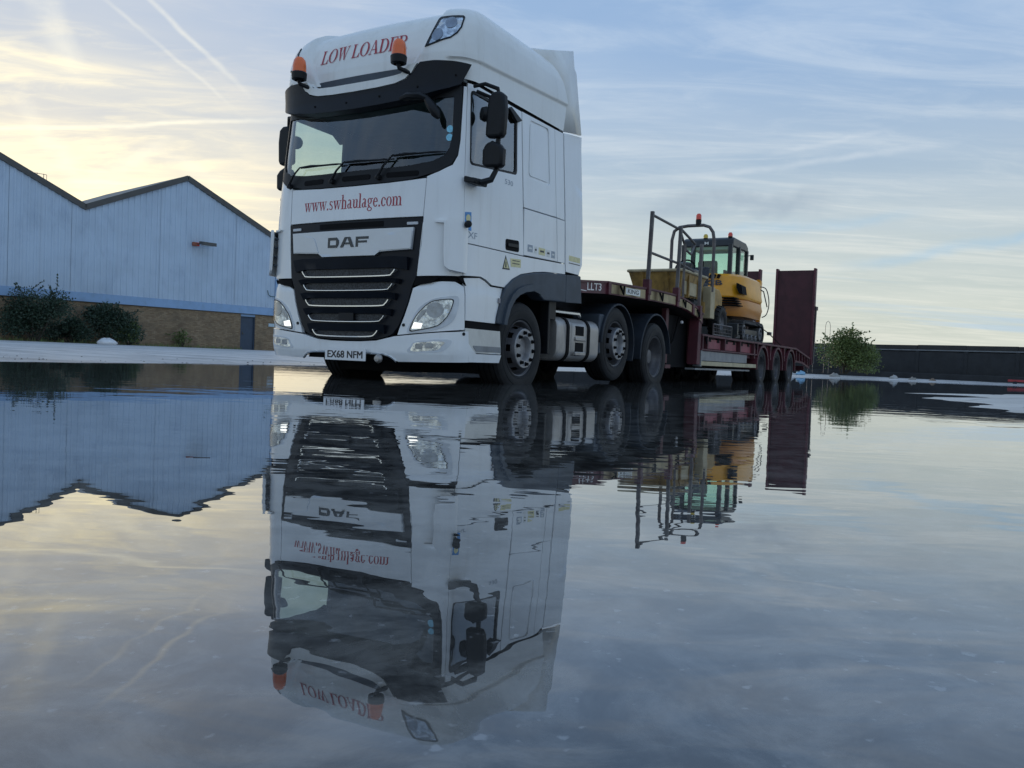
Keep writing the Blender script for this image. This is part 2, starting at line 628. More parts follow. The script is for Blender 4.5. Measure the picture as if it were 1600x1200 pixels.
def smooth_poly(pts, n=5, closed=True):
    """Catmull-Rom through pts"""
    out = []
    m = len(pts)
    for i in range(m if closed else m - 1):
        if closed:
            p0, p1, p2, p3 = pts[i - 1], pts[i], pts[(i + 1) % m], pts[(i + 2) % m]
        else:
            p0, p1, p2, p3 = pts[max(i - 1, 0)], pts[i], pts[i + 1], pts[min(i + 2, m - 1)]
        for k in range(n):
            t = k / n
            out.append(tuple(.5 * (2 * b + (c - a) * t + (2 * a - 5 * b + 4 * c - d) * t * t + (-a + 3 * b - 3 * c + d) * t ** 3) for a, b, c, d in zip(p0, p1, p2, p3)))
    if not closed:
        out.append(tuple(pts[-1]))
    return out


def band_poly(line, w):
    """polyline thickened to a strip made of quads"""
    out = []
    L, Rr = [], []
    for i, p in enumerate(line):
        a, b = Vector(line[max(i - 1, 0)]), Vector(line[min(i + 1, len(line) - 1)])
        d = (b - a).normalized()
        nrm = Vector((-d.y, d.x)) * w / 2
        L.append(tuple(Vector(p) + nrm))
        Rr.append(tuple(Vector(p) - nrm))
    for i in range(len(line) - 1):
        out.append([L[i], Rr[i], Rr[i + 1], L[i + 1]])
    return out


# ---- lettering
def text_polys(txt, size=1.0, bold=0.0, sx=1.0):
    cu = bpy.data.curves.new('lettering', 'FONT')
    cu.body = txt
    cu.size = size
    cu.offset = bold
    cu.resolution_u = 3
    cu.fill_mode = 'FRONT'
    ob = bpy.data.objects.new('lettering', cu)
    COL.objects.link(ob)
    bpy.context.view_layer.update()
    me = ob.to_mesh()
    vs = [(v.co.x * sx, v.co.y) for v in me.vertices]
    fs = [tuple(p.vertices) for p in me.polygons]
    ob.to_mesh_clear()
    bpy.data.objects.remove(ob)
    bpy.data.curves.remove(cu)
    return vs, fs


def lettering(name, txt, m, parent, place, width, height, bold=0.0, cap=None):
    """txt fitted into width x height; place(x, y) -> 3D point"""
    vs, fs = text_polys(txt, 1.0, bold)
    x0, x1 = min(v[0] for v in vs), max(v[0] for v in vs)
    y0, y1 = min(v[1] for v in vs), max(v[1] for v in vs)
    mb = MB()
    mb.add([place((v[0] - x0) / (x1 - x0) * width, (v[1] - y0) / (y1 - y0) * height) for v in vs], fs)
    return mb.build(name, m, parent, smooth=False)


def arc_ring(cx, cy, rx, ry, tx, ty, a0, a1, n=18):
    out = []
    for k in range(n):
        t0, t1 = R(a0 + (a1 - a0) * k / n), R(a0 + (a1 - a0) * (k + 1) / n)
        o = lambda t: (cx + rx * math.cos(t), cy + ry * math.sin(t))
        i = lambda t: (cx + (rx - tx) * math.cos(t), cy + (ry - ty) * math.sin(t))
        out.append([o(t0), o(t1), i(t1), i(t0)])
    return out


def q4(x0, y0, x1, y1):
    return [(x0, y0), (x1, y0), (x1, y1), (x0, y1)]


def para(xb0, xb1, xt0, xt1, y0, y1):
    return [(xb0, y0), (xb1, y0), (xt1, y1), (xt0, y1)]


def serif(x0, x1, y, h=.045):
    return q4(x0, y, x1, y + h)


XH = .64
GLY = {
    'L': (.78, [q4(.13, .045, .28, .955), serif(.02, .40, .955), q4(.02, 0, .72, .045), [(.60, .045), (.72, .045), (.78, .30), (.73, .30)]]),
    'O': (.92, arc_ring(.46, .5, .43, .52, .15, .04, 0, 360, 28)),
    'W': (1.18, [para(.33, .40, .10, .27, 0, .955), para(.33, .37, .53, .575, .0, .80), para(.75, .82, .50, .67, 0, .955), para(.78, .82, 1.0, 1.05, 0, .955), serif(.0, .38, .955), serif(.44, .76, .955), serif(.90, 1.16, .955)]),
    'A': (.90, [para(.09, .14, .40, .45, .045, 1.0), para(.60, .78, .38, .50, .045, 1.02), q4(.22, .30, .62, .345), serif(0, .27, 0), serif(.52, .90, 0)]),
    'D': (.90, [q4(.13, .045, .28, .955), q4(.02, .955, .45, 1.0), q4(.02, 0, .45, .045)] + arc_ring(.42, .5, .44, .5, .15, .045, -90, 90, 18)),
    'E': (.78, [q4(.13, .045, .28, .955), q4(.02, .955, .70, 1.0), q4(.02, 0, .72, .045), q4(.28, .49, .52, .53), q4(.50, .38, .545, .64), [(.62, .955), (.70, .955), (.70, .73), (.66, .73)], [(.62, .045), (.72, .045), (.77, .28), (.73, .28)]]),
    'R': (.90, [q4(.13, .045, .28, .955), q4(.02, .955, .44, 1.0), serif(.02, .40, 0), q4(.28, .47, .44, .515)] + arc_ring(.43, .735, .33, .265, .14, .045, -90, 90, 14) + [para(.66, .86, .36, .52, .0, .48)]),
    'w': (.86, [para(.22, .29, .05, .19, 0, XH - .04), para(.23, .28, .39, .43, 0, XH - .1), para(.54, .61, .36, .50, 0, XH - .04), para(.56, .61, .74, .78, 0, XH - .04), serif(0, .26, XH - .04, .04), serif(.32, .56, XH - .04, .04), serif(.66, .86, XH - .04, .04)]),
    '.': (.26, [q4(.06, 0, .19, .13)]),
    's': (.48, arc_ring(.23, .475, .17, .165, .08, .045, 20, 250, 12) + arc_ring(.23, .165, .19, .17, .09, .045, 70, -160, 12) + [[(.13, .39), (.30, .24), (.38, .28), (.16, .47)]]),
    'h': (.62, [q4(.09, .04, .21, 1.0), serif(.0, .30, 0, .04), serif(.0, .1, .96, .04), q4(.40, .04, .52, .46), serif(.33, .60, 0, .04)] + arc_ring(.34, .44, .18, .20, .12, .06, 0, 130, 9)),
    'a': (.56, [q4(.30, .05, .42, .47), [(.42, .0), (.54, .02), (.54, .06), (.42, .09)]] + arc_ring(.25, .46, .17, .18, .11, .05, 0, 150, 9) + arc_ring(.23, .18, .19, .18, .10, .05, 60, 330, 14)),
    'u': (.62, [q4(.09, .18, .21, XH - .04), serif(0, .10, XH - .04, .04), q4(.40, .04, .52, XH - .04), serif(.31, .41, XH - .04, .04), serif(.52, .62, 0, .04)] + arc_ring(.28, .20, .19, .20, .12, .06, 180, 320, 10)),
    'l': (.32, [q4(.09, .04, .21, 1.0), serif(0, .30, 0, .04), serif(0, .1, .96, .04)]),
    'g': (.56, arc_ring(.25, .43, .20, .21, .10, .04, 0, 360, 18) + arc_ring(.26, -.12, .24, .15, .08, .05, 0, 360, 18) + [q4(.42, .56, .55, .62), [(.10, .20), (.18, .24), (.30, .05), (.14, .03)]]),
    'e': (.52, [q4(.14, .34, .44, .385)] + arc_ring(.26, .32, .22, .325, .11, .045, 8, 325, 22)),
    'c': (.50, arc_ring(.26, .32, .22, .325, .11, .045, 45, 325, 20) + [q4(.36, .42, .46, .54)]),
    'o': (.56, arc_ring(.28, .32, .25, .33, .11, .035, 0, 360, 22)),
    'm': (.96, [q4(.09, .04, .21, XH - .03), serif(0, .30, 0, .04), serif(0, .1, XH - .06, .04), q4(.40, .04, .52, .46), serif(.33, .60, 0, .04), q4(.72, .04, .84, .46), serif(.64, .94, 0, .04)] + arc_ring(.34, .44, .18, .20, .12, .06, 0, 130, 9) + arc_ring(.66, .44, .18, .20, .12, .06, 0, 130, 9)),
    ' ': (.30, []),
}


def serif_text(name, txt, m, parent, place, width, cap_h, bold=0.0):
    tot = sum(GLY[c][0] for c in txt)
    k = width / tot
    x = 0
    mb = MB()
    j = 0
    for c in txt:
        w_, polys = GLY[c]
        for p in polys:
            if bold:
                cx = sum(a[0] for a in p) / len(p)
                p = [(a[0] + (bold if a[0] > cx else -bold), a[1]) for a in p]
            lift = .0002 * (j % 7)
            j += 1
            mb.add([place((x + a[0]) * k, a[1] * cap_h, lift) for a in p], [tuple(range(len(p)))])
        x += w_
    return mb.build(name, m, parent, smooth=False)


# ------------------------------------------------------------------ setting: ground and puddle
def dist_side(x, y):
    """signed distance to the shore of the puddle, positive on dry ground"""
    best = 1e9
    sgn = 1
    for (ax, ay), (bx, by) in zip(SHORE, SHORE[1:]):
        dx, dy = bx - ax, by - ay
        t = max(0, min(1, ((x - ax) * dx + (y - ay) * dy) / (dx * dx + dy * dy)))
        ex, ey = x - ax - dx * t, y - ay - dy * t
        d = ex * ex + ey * ey
        if d < best:
            best = d
            sgn = 1 if dx * ey - dy * ex > 0 else -1
    return math.sqrt(best) * sgn


SHORE = [(60, -6), (14, -3.2), (3, -1.4), (-3.2, -1.3), (-8.2, -.6), (-9.4, 1.6), (-7.6, 5.5), (-5.9, 9.0), (-5.2, 12.0), (-4.1, 14.8), (-1.6, 18.6), (1.4, 22.4), (4.6, 27.0), (8.6, 32.4), (13.2, 36.0), (18, 37.2), (23.1, 37.7), (34, 38.5), (60, 36), (140, 10)]  # first points, behind the camera, added so dry concrete bounces light onto the truck


def isl(x, y):
    """low hump of dry concrete that breaks the surface at the far right of the puddle"""
    return (11.37 - math.hypot(x - 15.75, y - 5.27)) / 2.0


def wob(x, y):
    return (math.sin(x * .83 + y * .37) * math.cos(y * .61 - x * .29) + .6 * math.sin(x * 1.9 - y * 1.3 + 1) + .5 * math.sin(y * 2.7 + x * .9) * math.sin(x * 3.1)
            + .35 * math.sin(x * 5.3 + 1.7 * y) * math.sin(y * 4.7 - x))


def ground_h(x, y):
    d = dist_side(x, y) + .10 * wob(x, y)
    if d > 0:
        h = .017 * d if d < 5 else .085 + .0042 * (d - 5)
        h = min(h, .255 + .0002 * d)
        h += (.0035 + .011 * math.exp(-d / 3.5)) * wob(x * 1.7, y * 1.7) * min(1, d)
    else:
        h = max(-.125, .022 * d)
    k = isl(x, y)
    if k > -1.5:
        h2 = .034 * k + .010 * wob(x * 1.1, y * 2.3)
        h = max(h, h2 if h2 > -.12 else -.12)
    return h


def axis_lines(segs):
    out = []
    for a, b, st in segs:
        n = max(1, int(round((b - a) / st)))
        out += [a + (b - a) * i / n for i in range(n)]
    out.append(segs[-1][1])
    return out


gx = axis_lines([(-2500, -400, 700), (-400, -80, 80), (-80, -26, 9), (-26, 26, .42), (26, 70, 2.2), (70, 400, 66), (400, 2500, 700)])
gy = axis_lines([(-600, -60, 180), (-60, -4, 7), (-4, 44, .40), (44, 66, 1.5), (66, 400, 67), (400, 3500, 800)])
mb = MB()
nx = len(gx)
vs = [(x, y, ground_h(x, y)) for y in gy for x in gx]
fs = [(j * nx + i, j * nx + i + 1, (j + 1) * nx + i + 1, (j + 1) * nx + i) for j in range(len(gy) - 1) for i in range(nx - 1)]
mb.add(vs, fs)

gm = bpy.data.materials.new('yard_concrete')
gm.use_nodes = True
t = NT(gm.node_tree)
t.n.clear()
b = t.new('ShaderNodeBsdfPrincipled')
o = t.new('ShaderNodeOutputMaterial')
t.l.new(b.outputs[0], o.inputs[0])
pos = t.new('ShaderNodeNewGeometry').outputs['Position']
sp = t.new('ShaderNodeSeparateXYZ')
t.l.new(pos, sp.inputs[0])
n1 = t.noise(pos, .35, 6, .6)
n2 = t.noise(pos, 3.0, 6, .65)
n3 = t.noise(pos, 22.0, 4, .6)
drk = t.ss(t.noise(t.mapping(pos, (.5, 1.6, 1), (0, 0, R(18))), .55, 6, .62, .7), .46, .66)
c = t.mix(t.ss(n1, .35, .65), (.50, .485, .465), (.62, .605, .585))
c = t.mix(t.m('MULTIPLY', t.ss(n2, .45, .75), .35), c, (.25, .24, .235))
c = t.mix(t.m('MULTIPLY', drk, .75), c, (.20, .195, .195))
c = t.mix(t.m('MULTIPLY', t.ss(n3, .55, .8), .3), c, (.22, .21, .20))
def joint(sock, period):
    m_ = t.m('ABSOLUTE', t.m('SUBTRACT', t.m('FRACT', t.m('DIVIDE', sock, period)), .5))
    return t.m('SUBTRACT', 1.0, t.ss(m_, .0, .010))
rotp = t.mapping(pos, (1, 1, 1), (0, 0, R(41)))
sj = t.new('ShaderNodeSeparateXYZ')
t.l.new(rotp, sj.inputs[0])
jj = t.m('MAXIMUM', joint(sj.outputs[0], 4.6), joint(sj.outputs[1], 5.2))
c = t.mix(t.m('MULTIPLY', jj, .7), c, (.10, .10, .095))
ck = t.new('ShaderNodeTexVoronoi', feature='DISTANCE_TO_EDGE')
t.put(ck.inputs['Vector'], t.mapping(pos, (.35, .35, .35)))
c = t.mix(t.m('MULTIPLY', t.m('SUBTRACT', 1.0, t.ss(ck.outputs['Distance'], .0, .012)), .6), c, (.13, .125, .12))
st2 = t.ss(t.noise(t.mapping(pos, (.9, 2.6, 1), (0, 0, R(40))), 1.1, 6, .65, .9), .50, .68)
c = t.mix(t.m('MULTIPLY', st2, .5), c, (.26, .25, .245))
wet = t.m('SUBTRACT', 1.0, t.ss(sp.outputs[2], -.01, .05))
c = t.mix(t.m('MULTIPLY', wet, .35), c, (.12, .12, .125))
b.inputs['Specular IOR Level'].default_value = .9
t.put(b.inputs['Base Color'], c)
t.put(b.inputs['Roughness'], t.m('SUBTRACT', t.m('ADD', .36, t.m('MULTIPLY', n2, .20)), t.m('MULTIPLY', wet, .1), clamp=True))
bn = t.new('ShaderNodeBump')
bn.inputs['Strength'].default_value = .16
bn.inputs['Distance'].default_value = .008
t.put(bn.inputs['Height'], t.m('ADD', t.noise(pos, 9, 6, .65), t.m('MULTIPLY', n3, .5)))
t.l.new(bn.outputs[0], b.inputs['Normal'])
g = mb.build('yard_ground', gm)
# grit and leaf scraps along the edge of the water
rg_ = random.Random(77)
gb = MB()
for (ax_, ay_), (bx_, by_) in zip(SHORE[7:17], SHORE[8:18]):
    for k in range(26):
        t_ = rg_.random()
        L_ = math.hypot(bx_ - ax_, by_ - ay_)
        d_ = rg_.uniform(-.25, 1.6) ** 1.0
        x_, y_ = ax_ + (bx_ - ax_) * t_ - (by_ - ay_) / L_ * d_, ay_ + (by_ - ay_) * t_ + (bx_ - ax_) / L_ * d_
        r_ = rg_.choice((.010, .014, .018, .028))
        z_ = ground_h(x_, y_)
        if z_ < -.03:
            continue
        q_ = [(x_ + r_ * math.cos(a) * rg_.uniform(.7, 1.3), y_ + r_ * math.sin(a) * rg_.uniform(.7, 1.3), z_ - .005) for a in (0, 1.26, 2.5, 3.77, 5.0)]
        gb.add(q_ + [(x_, y_, z_ + r_ * rg_.uniform(.25, .6))], [(0, 1, 5), (1, 2, 5), (2, 3, 5), (3, 4, 5), (4, 0, 5)])
grit_m = bpy.data.materials.new('dark_grit')
grit_m.use_nodes = True
gn_ = grit_m.node_tree.nodes['Principled BSDF']
gn_.inputs['Base Color'].default_value = (.06, .052, .045, 1)
gn_.inputs['Roughness'].default_value = .9
tag(gb.build('grit', grit_m, None, smooth=False), 'dark grit and leaf scraps strewn along the edge of the puddle', None, None, 'stuff')
tag(g, 'pale worn concrete yard rising gently from the edge of the puddle', None, None, 'structure')

# still water of the puddle
wm = bpy.data.materials.new('puddle_water')
wm.use_nodes = True
t = NT(wm.node_tree)
t.n.clear()
o = t.new('ShaderNodeOutputMaterial')
pos = t.new('ShaderNodeNewGeometry').outputs['Position']
# ripples: long low swells with patches of finer ripple, dead calm in between
patchy = t.ss(t.noise(t.mapping(pos, (.22, .5, 1)), 1.0, 3, .5), .40, .66)
r1 = t.noise(t.mapping(pos, (.9, 1.5, 1), (0, 0, R(10))), 1.0, 2, .45, .3)
r2 = t.noise(t.mapping(pos, (2.2, 4.6, 1), (0, 0, R(-6))), 1.0, 2, .5, .2)
r3 = t.noise(t.mapping(pos, (4.5, 11, 1), (0, 0, R(5))), 1.0, 2, .5, .2)
hgt = t.m('ADD', t.m('MULTIPLY', r1, .0016), t.m('ADD', t.m('MULTIPLY', r2, .00075), t.m('MULTIPLY', t.m('MULTIPLY', r3, .0006), t.lin(patchy, 0, 1, .25, 1.0))))
bn = t.new('ShaderNodeBump')
bn.inputs['Strength'].default_value = 1.0
bn.inputs['Distance'].default_value = 1.0
t.put(bn.inputs['Height'], hgt)
bed = t.new('ShaderNodeBsdfDiffuse')
bn1 = t.noise(pos, 7.0, 7, .7, .5)
bn2 = t.m('ADD', t.m('MULTIPLY', t.noise(pos, 55, 2, .5), .8), t.m('MULTIPLY', t.noise(pos, 3.1, 3, .5), .2))
bedc = t.mix(t.ss(bn1, .36, .66), (.034, .033, .031), (.160, .152, .138))
bedc = t.mix(t.m('MULTIPLY', t.ss(bn2, .61, .70), .6), bedc, (.30, .295, .29))
t.put(bed.inputs[0], bedc)
gl = t.new('ShaderNodeBsdfGlossy')
gl.inputs['Roughness'].default_value = 0.0
gl.inputs[0].default_value = (.93, .95, .98, 1)
t.l.new(bn.outputs[0], gl.inputs['Normal'])
fr = t.new('ShaderNodeLayerWeight')
fr.inputs['Blend'].default_value = .5
t.l.new(bn.outputs[0], fr.inputs['Normal'])
mx = t.new('ShaderNodeMixShader')
t.put(mx.inputs[0], t.m('ADD', t.m('MULTIPLY', t.m('POWER', fr.outputs['Facing'], 3.15), .97), .01, clamp=True))
t.l.new(bed.outputs[0], mx.inputs[1])
t.l.new(gl.outputs[0], mx.inputs[2])
t.l.new(mx.outputs[0], o.inputs[0])
mb = MB()
mb.add([(-60, -70, 0), (150, -70, 0), (150, 60, 0), (-60, 60, 0)], [(0, 1, 2, 3)])
wtr = mb.build('puddle_water', wm, smooth=False)
tag(wtr, 'wide still puddle mirroring the truck and the sky', None, None, 'structure')


# ------------------------------------------------------------------ warehouse
CLAD = mat('warehouse_cladding', (.47, .585, .72), .5, .0, .06, .5, dirt=(.26, .34, .46), damt=.45, dscale=.9)
CLADB = mat('cladding_base_trim', (.25, .40, .62), .5, 0, .06, 2, dirt=(.2, .27, .36), damt=.4)
FASCIA = mat('verge_trim_grey', (.085, .085, .082), .6, 0, .12, 3)
ROOFSH = mat('roof_sheet_grey', (.20, .20, .19), .6, 0, .12, 2)
DOORM = mat('steel_door_blue_grey', (.040, .065, .105), .5, 0, .08, 3)
bk = bpy.data.materials.new('buff_brick')
bk.use_nodes = True
t = NT(bk.node_tree)
t.n.clear()
b = t.new('ShaderNodeBsdfPrincipled')
o = t.new('ShaderNodeOutputMaterial')
t.l.new(b.outputs[0], o.inputs[0])
tc = t.new('ShaderNodeTexCoord').outputs['Object']
sp = t.new('ShaderNodeSeparateXYZ')
t.l.new(tc, sp.inputs[0])
cb = t.new('ShaderNodeCombineXYZ')
t.put(cb.inputs[0], sp.outputs[0])
t.put(cb.inputs[1], sp.outputs[2])
br = t.new('ShaderNodeTexBrick')
t.l.new(cb.outputs[0], br.inputs['Vector'])
br.inputs['Color1'].default_value = (.22, .14, .08, 1)
br.inputs['Color2'].default_value = (.34, .25, .15, 1)
br.inputs['Mortar'].default_value = (.20, .165, .12, 1)
br.inputs['Scale'].default_value = 1.0
br.inputs['Brick Width'].default_value = .225
br.inputs['Row Height'].default_value = .075
br.inputs['Mortar Size'].default_value = .010
br.inputs['Bias'].default_value = -.1
c = t.mix(t.m('MULTIPLY', t.ss(t.noise(tc, .9, 6, .65), .45, .7), .55), br.outputs[0], (.13, .10, .07))
c = t.mix(t.m('MULTIPLY', t.ss(t.noise(tc, 2.6, 5, .65), .5, .75), .5), c, (.40, .32, .22))
t.put(b.inputs['Base Color'], c)
b.inputs['Roughness'].default_value = .9
bn = t.new('ShaderNodeBump')
bn.inputs['Strength'].default_value = .8
bn.inputs['Distance'].default_value = .008
t.put(bn.inputs['Height'], t.m('SUBTRACT', 1.0, br.outputs['Fac']))
t.l.new(bn.outputs[0], b.inputs['Normal'])

# local frame: x along the facade, y into the building, z up
wh = empty('warehouse', (0, 0, 0))
wh.location = (-25.9, 42.0, 0)
wh.rotation_euler = (0, 0, math.atan2(.75418546, .65666148))
tag(wh, 'pale blue corrugated twin gabled warehouse on a buff brick base', 'building')
VAL, APX, EAV = (3.93, 7.57), (9.64, 10.19), (15.95, 7.36)
ROOFL = [(-13.0, 7.40), (-7.6, 7.57), (-1.85, 10.19), VAL, APX, EAV]
ROOFL[0] = (-13.4, 10.19)


def roof_z(x):
    for (a, b), (c, d) in zip(ROOFL, ROOFL[1:]):
        if x <= c:
            return b + (d - b) * (x - a) / (c - a)
    return ROOFL[-1][1]


def ribs(x0, x1, z0f, z1f, y=0.0, pitch=.33, depth=.036):
    """trapezoidal profiled steel sheet between x0 and x1"""
    xs = []
    x = x0
    k = 0
    while x < x1 - 1e-6:
        for dx, dy in ((0, 0), (.20, 0), (.225, -1), (.305, -1)):
            if x + dx < x1:
                xs.append((x + dx, y + dy * depth))
        x += pitch
    xs.append((x1, y))
    brk = [p[0] for p in ROOFL if x0 < p[0] < x1]
    for bx in brk:
        xs.append((bx, y))
    xs.sort()
    m = MB()
    n = len(xs)
    m.add([(x, yy, z0f(x)) for x, yy in xs] + [(x, yy, z1f(x)) for x, yy in xs], [(i, i + 1, n + i + 1, n + i) for i in range(n - 1)])
    return m


joints = [-9.0, -5.9, -2.9, .25, 1.75, 3.27, 5.7, 8.1, 10.5, 12.9, 15.75]
for i, (a, b_) in enumerate(zip(joints, joints[1:])):
    m = ribs(a + .006, b_ - .006, lambda x: 2.94, lambda x: roof_z(x) - .12, y=-.012 * (i % 2))
    m.build('cladding_sheet', CLAD, wh, smooth=False)
m = MB()
m.box((-9.0, .02, .0), (13.40, .30, 2.44)).box((14.43, .02, 0), (15.9, .30, 2.44))
m.build('brick_base', bk, wh, smooth=False)
m = MB().box((-9, .06, 2.3), (15.9, .25, 10.19)).box((13.39, .06, 2.285), (14.44, .28, 2.44))
# upper backing follows the gables
m = MB()
pts = [(-9.0, 2.44)] + [(15.9, 2.44), EAV] + [APX, VAL, (-1.85, 10.19), (-7.6, 7.57), (-9.0, roof_z(-9.0))]
pts = [(x, z - (.1 if z > 3 else 0)) for x, z in pts]
pts[2] = (15.9, pts[2][1])
m.prism(pts, 1, .10, .22)
m.box((13.39, .06, 2.285), (14.44, .28, 2.43))
m.build('gable_wall', CLADB, wh, smooth=False)
m = MB().prism([(-.075, 2.46), (-.055, 2.93), (.05, 2.95), (.05, 2.46)], 0, -9, 15.98)
# sloped drip trim in lengths
m.build('base_trim', CLADB, wh, smooth=False)
MB().box((-9, -.05, 2.425), (15.98, .06, 2.455)).build('drip_flashing', FASCIA, wh, smooth=False)
for (a, b_) in zip(ROOFL[1:], ROOFL[2:]):
    L = math.hypot(b_[0] - a[0], b_[1] - a[1])
    nx_, nz_ = -(b_[1] - a[1]) / L, (b_[0] - a[0]) / L
    d0, d1 = .10, -.20
    ox = .002 if a[0] < 0 else 0
    m = MB().prism([(a[0] + nx_ * d0, a[1] + nz_ * d0), (b_[0] + nx_ * d0, b_[1] + nz_ * d0), (b_[0] + nx_ * d1 * .0, b_[1] + d1 / nz_ * 1.0), (a[0], a[1] + d1 / nz_)], 1, -.13, .0)
    m.build('verge_trim', FASCIA, wh, smooth=False)
    m = MB().prism([(a[0] + nx_ * .09, a[1] + nz_ * .09), (b_[0] + nx_ * .09, b_[1] + nz_ * .09), (b_[0], b_[1] - .02), (a[0], a[1] - .02)], 1, .002, 11)
    m.build('roof_slope', ROOFSH, wh, smooth=False)
MB().box((15.76, -.07, 2.95), (15.96, .22, 7.25)).build('corner_trim', CLADB, wh, smooth=False)
MB().box((15.72, .30, 0), (15.9, 38, 2.44)).build('side_brick_wall', bk, wh, smooth=False)
MB().box((15.74, .22, 2.44), (15.88, 38, 7.3)).build('side_cladding', CLAD, wh, smooth=False)
dr = MB().box((13.46, .16, .2), (14.37, .21, 2.25)).build('door', DOORM, wh, bevel=.006)
MB().box((13.60, .135, 1.15), (13.64, .16, 1.32)).box((13.60, .10, 1.19), (13.76, .135, 1.215)).build('handle', FASCIA, dr)
MB().box((13.40, .08, .18), (13.458, .22, 2.28)).box((14.372, .08, .18), (14.43, .22, 2.28)).box((13.40, .08, 2.252), (14.43, .22, 2.283)).build('door_frame', DOORM, wh, bevel=.004)
lt = MB().box((10.15, -.12, 6.25), (10.45, -.05, 6.45)).build('floodlight_bracket', REDL, wh)
fl = tag(empty('floodlight', (0, 0, 0)), 'small black floodlight on an arm high on the blue gable', 'light')
fl.parent = None
fl.matrix_world = Matrix.Translation((-25.9, 42.0, 0)) @ Matrix.Rotation(math.atan2(.75418546, .65666148), 4, 'Z') @ Matrix.Translation((10.4, -.1, 6.3))
MB().prism([(-.75, -.04), (-.75, .16), (-.25, .22), (-.22, .06)], 0, -.1, .75).build('lamp_head', FASCIA, fl, bevel=.01)
MB().tube([(-.3, .0, .0), (-.1, -.12, .05), (.1, -.3, .1)], .035).build('arm', FASCIA, fl)
MB().box((-.42, -.16, -.08), (-.18, .0, .14)).build('junction_box', mat('rusty_orange_box', (.30, .10, .06), .6), fl, bevel=.01)
MB().box((.0, -.70, -.035), (.65, -.28, .012)).build('lamp_glass', mat('lamp_glass_pale', (.55, .57, .58), .2), fl)
sg = MB().box((15.38, -.012, 1.74), (15.80, .018, 1.94)).build('wall_sign', mat('sign_pale_blue', (.45, .58, .66), .4), wh)
MB().tube([(15.2, -.05, 4.05), (15.22, -.12, 3.78), (15.34, -.14, 3.68), (15.9, -.12, 3.66)], .025).build('cable_hook', mat('cable_green', (.05, .10, .09), .6), wh)
an = tag(empty('roof_antenna', (0, 0, 0)), 'tiny wire cage aerial on the roof slope of the warehouse', 'aerial')
an.matrix_world = Matrix.Translation((-25.9, 42.0, 0)) @ Matrix.Rotation(math.atan2(.75418546, .65666148), 4, 'Z') @ Matrix.Translation((1.9, .6, 8.45))
m = MB()
for dx in (-.16, .16):
    m.tube([(dx, 0, -.2), (dx, 0, .55)], .016, 5)
m.tube([(-.3, 0, .52), (.3, 0, .52)], .014, 5).tube([(-.3, 0, .52), (-.3, 0, .15)], .012, 5).tube([(.3, 0, .52), (.3, 0, .15)], .012, 5)
m.build('cage', FASCIA, an)

# ------------------------------------------------------------------ plants
def leafmat(name, col, v=.3):
    m = bpy.data.materials.new(name)
    m.use_nodes = True
    t = NT(m.node_tree)
    t.n.clear()
    b = t.new('ShaderNodeBsdfPrincipled')
    o = t.new('ShaderNodeOutputMaterial')
    t.l.new(b.outputs[0], o.inputs[0])
    tc = t.new('ShaderNodeTexCoord').outputs['Object']
    nz = t.noise(tc, 2.6, 3, .6)
    n2 = t.noise(tc, 17, 2, .6)
    c = t.mix(t.ss(nz, .35, .65), tuple(x * (1 - v) for x in col), tuple(x * (1 + v) for x in col))
    c = t.mix(t.m('MULTIPLY', t.ss(n2, .5, .8), .4), c, (col[0] * 1.9, col[1] * 1.6, col[2] * 1.1))
    t.put(b.inputs['Base Color'], c)
    b.inputs['Roughness'].default_value = .55
    b.inputs['Subsurface Weight'].default_value = 0
    return m


LEAF_D = leafmat('dark_leaf', (.030, .058, .036))
LEAF_M = leafmat('mid_leaf', (.115, .155, .045))
BARK = mat('twig_bark', (.06, .05, .04), .85, 0, .2, 10)


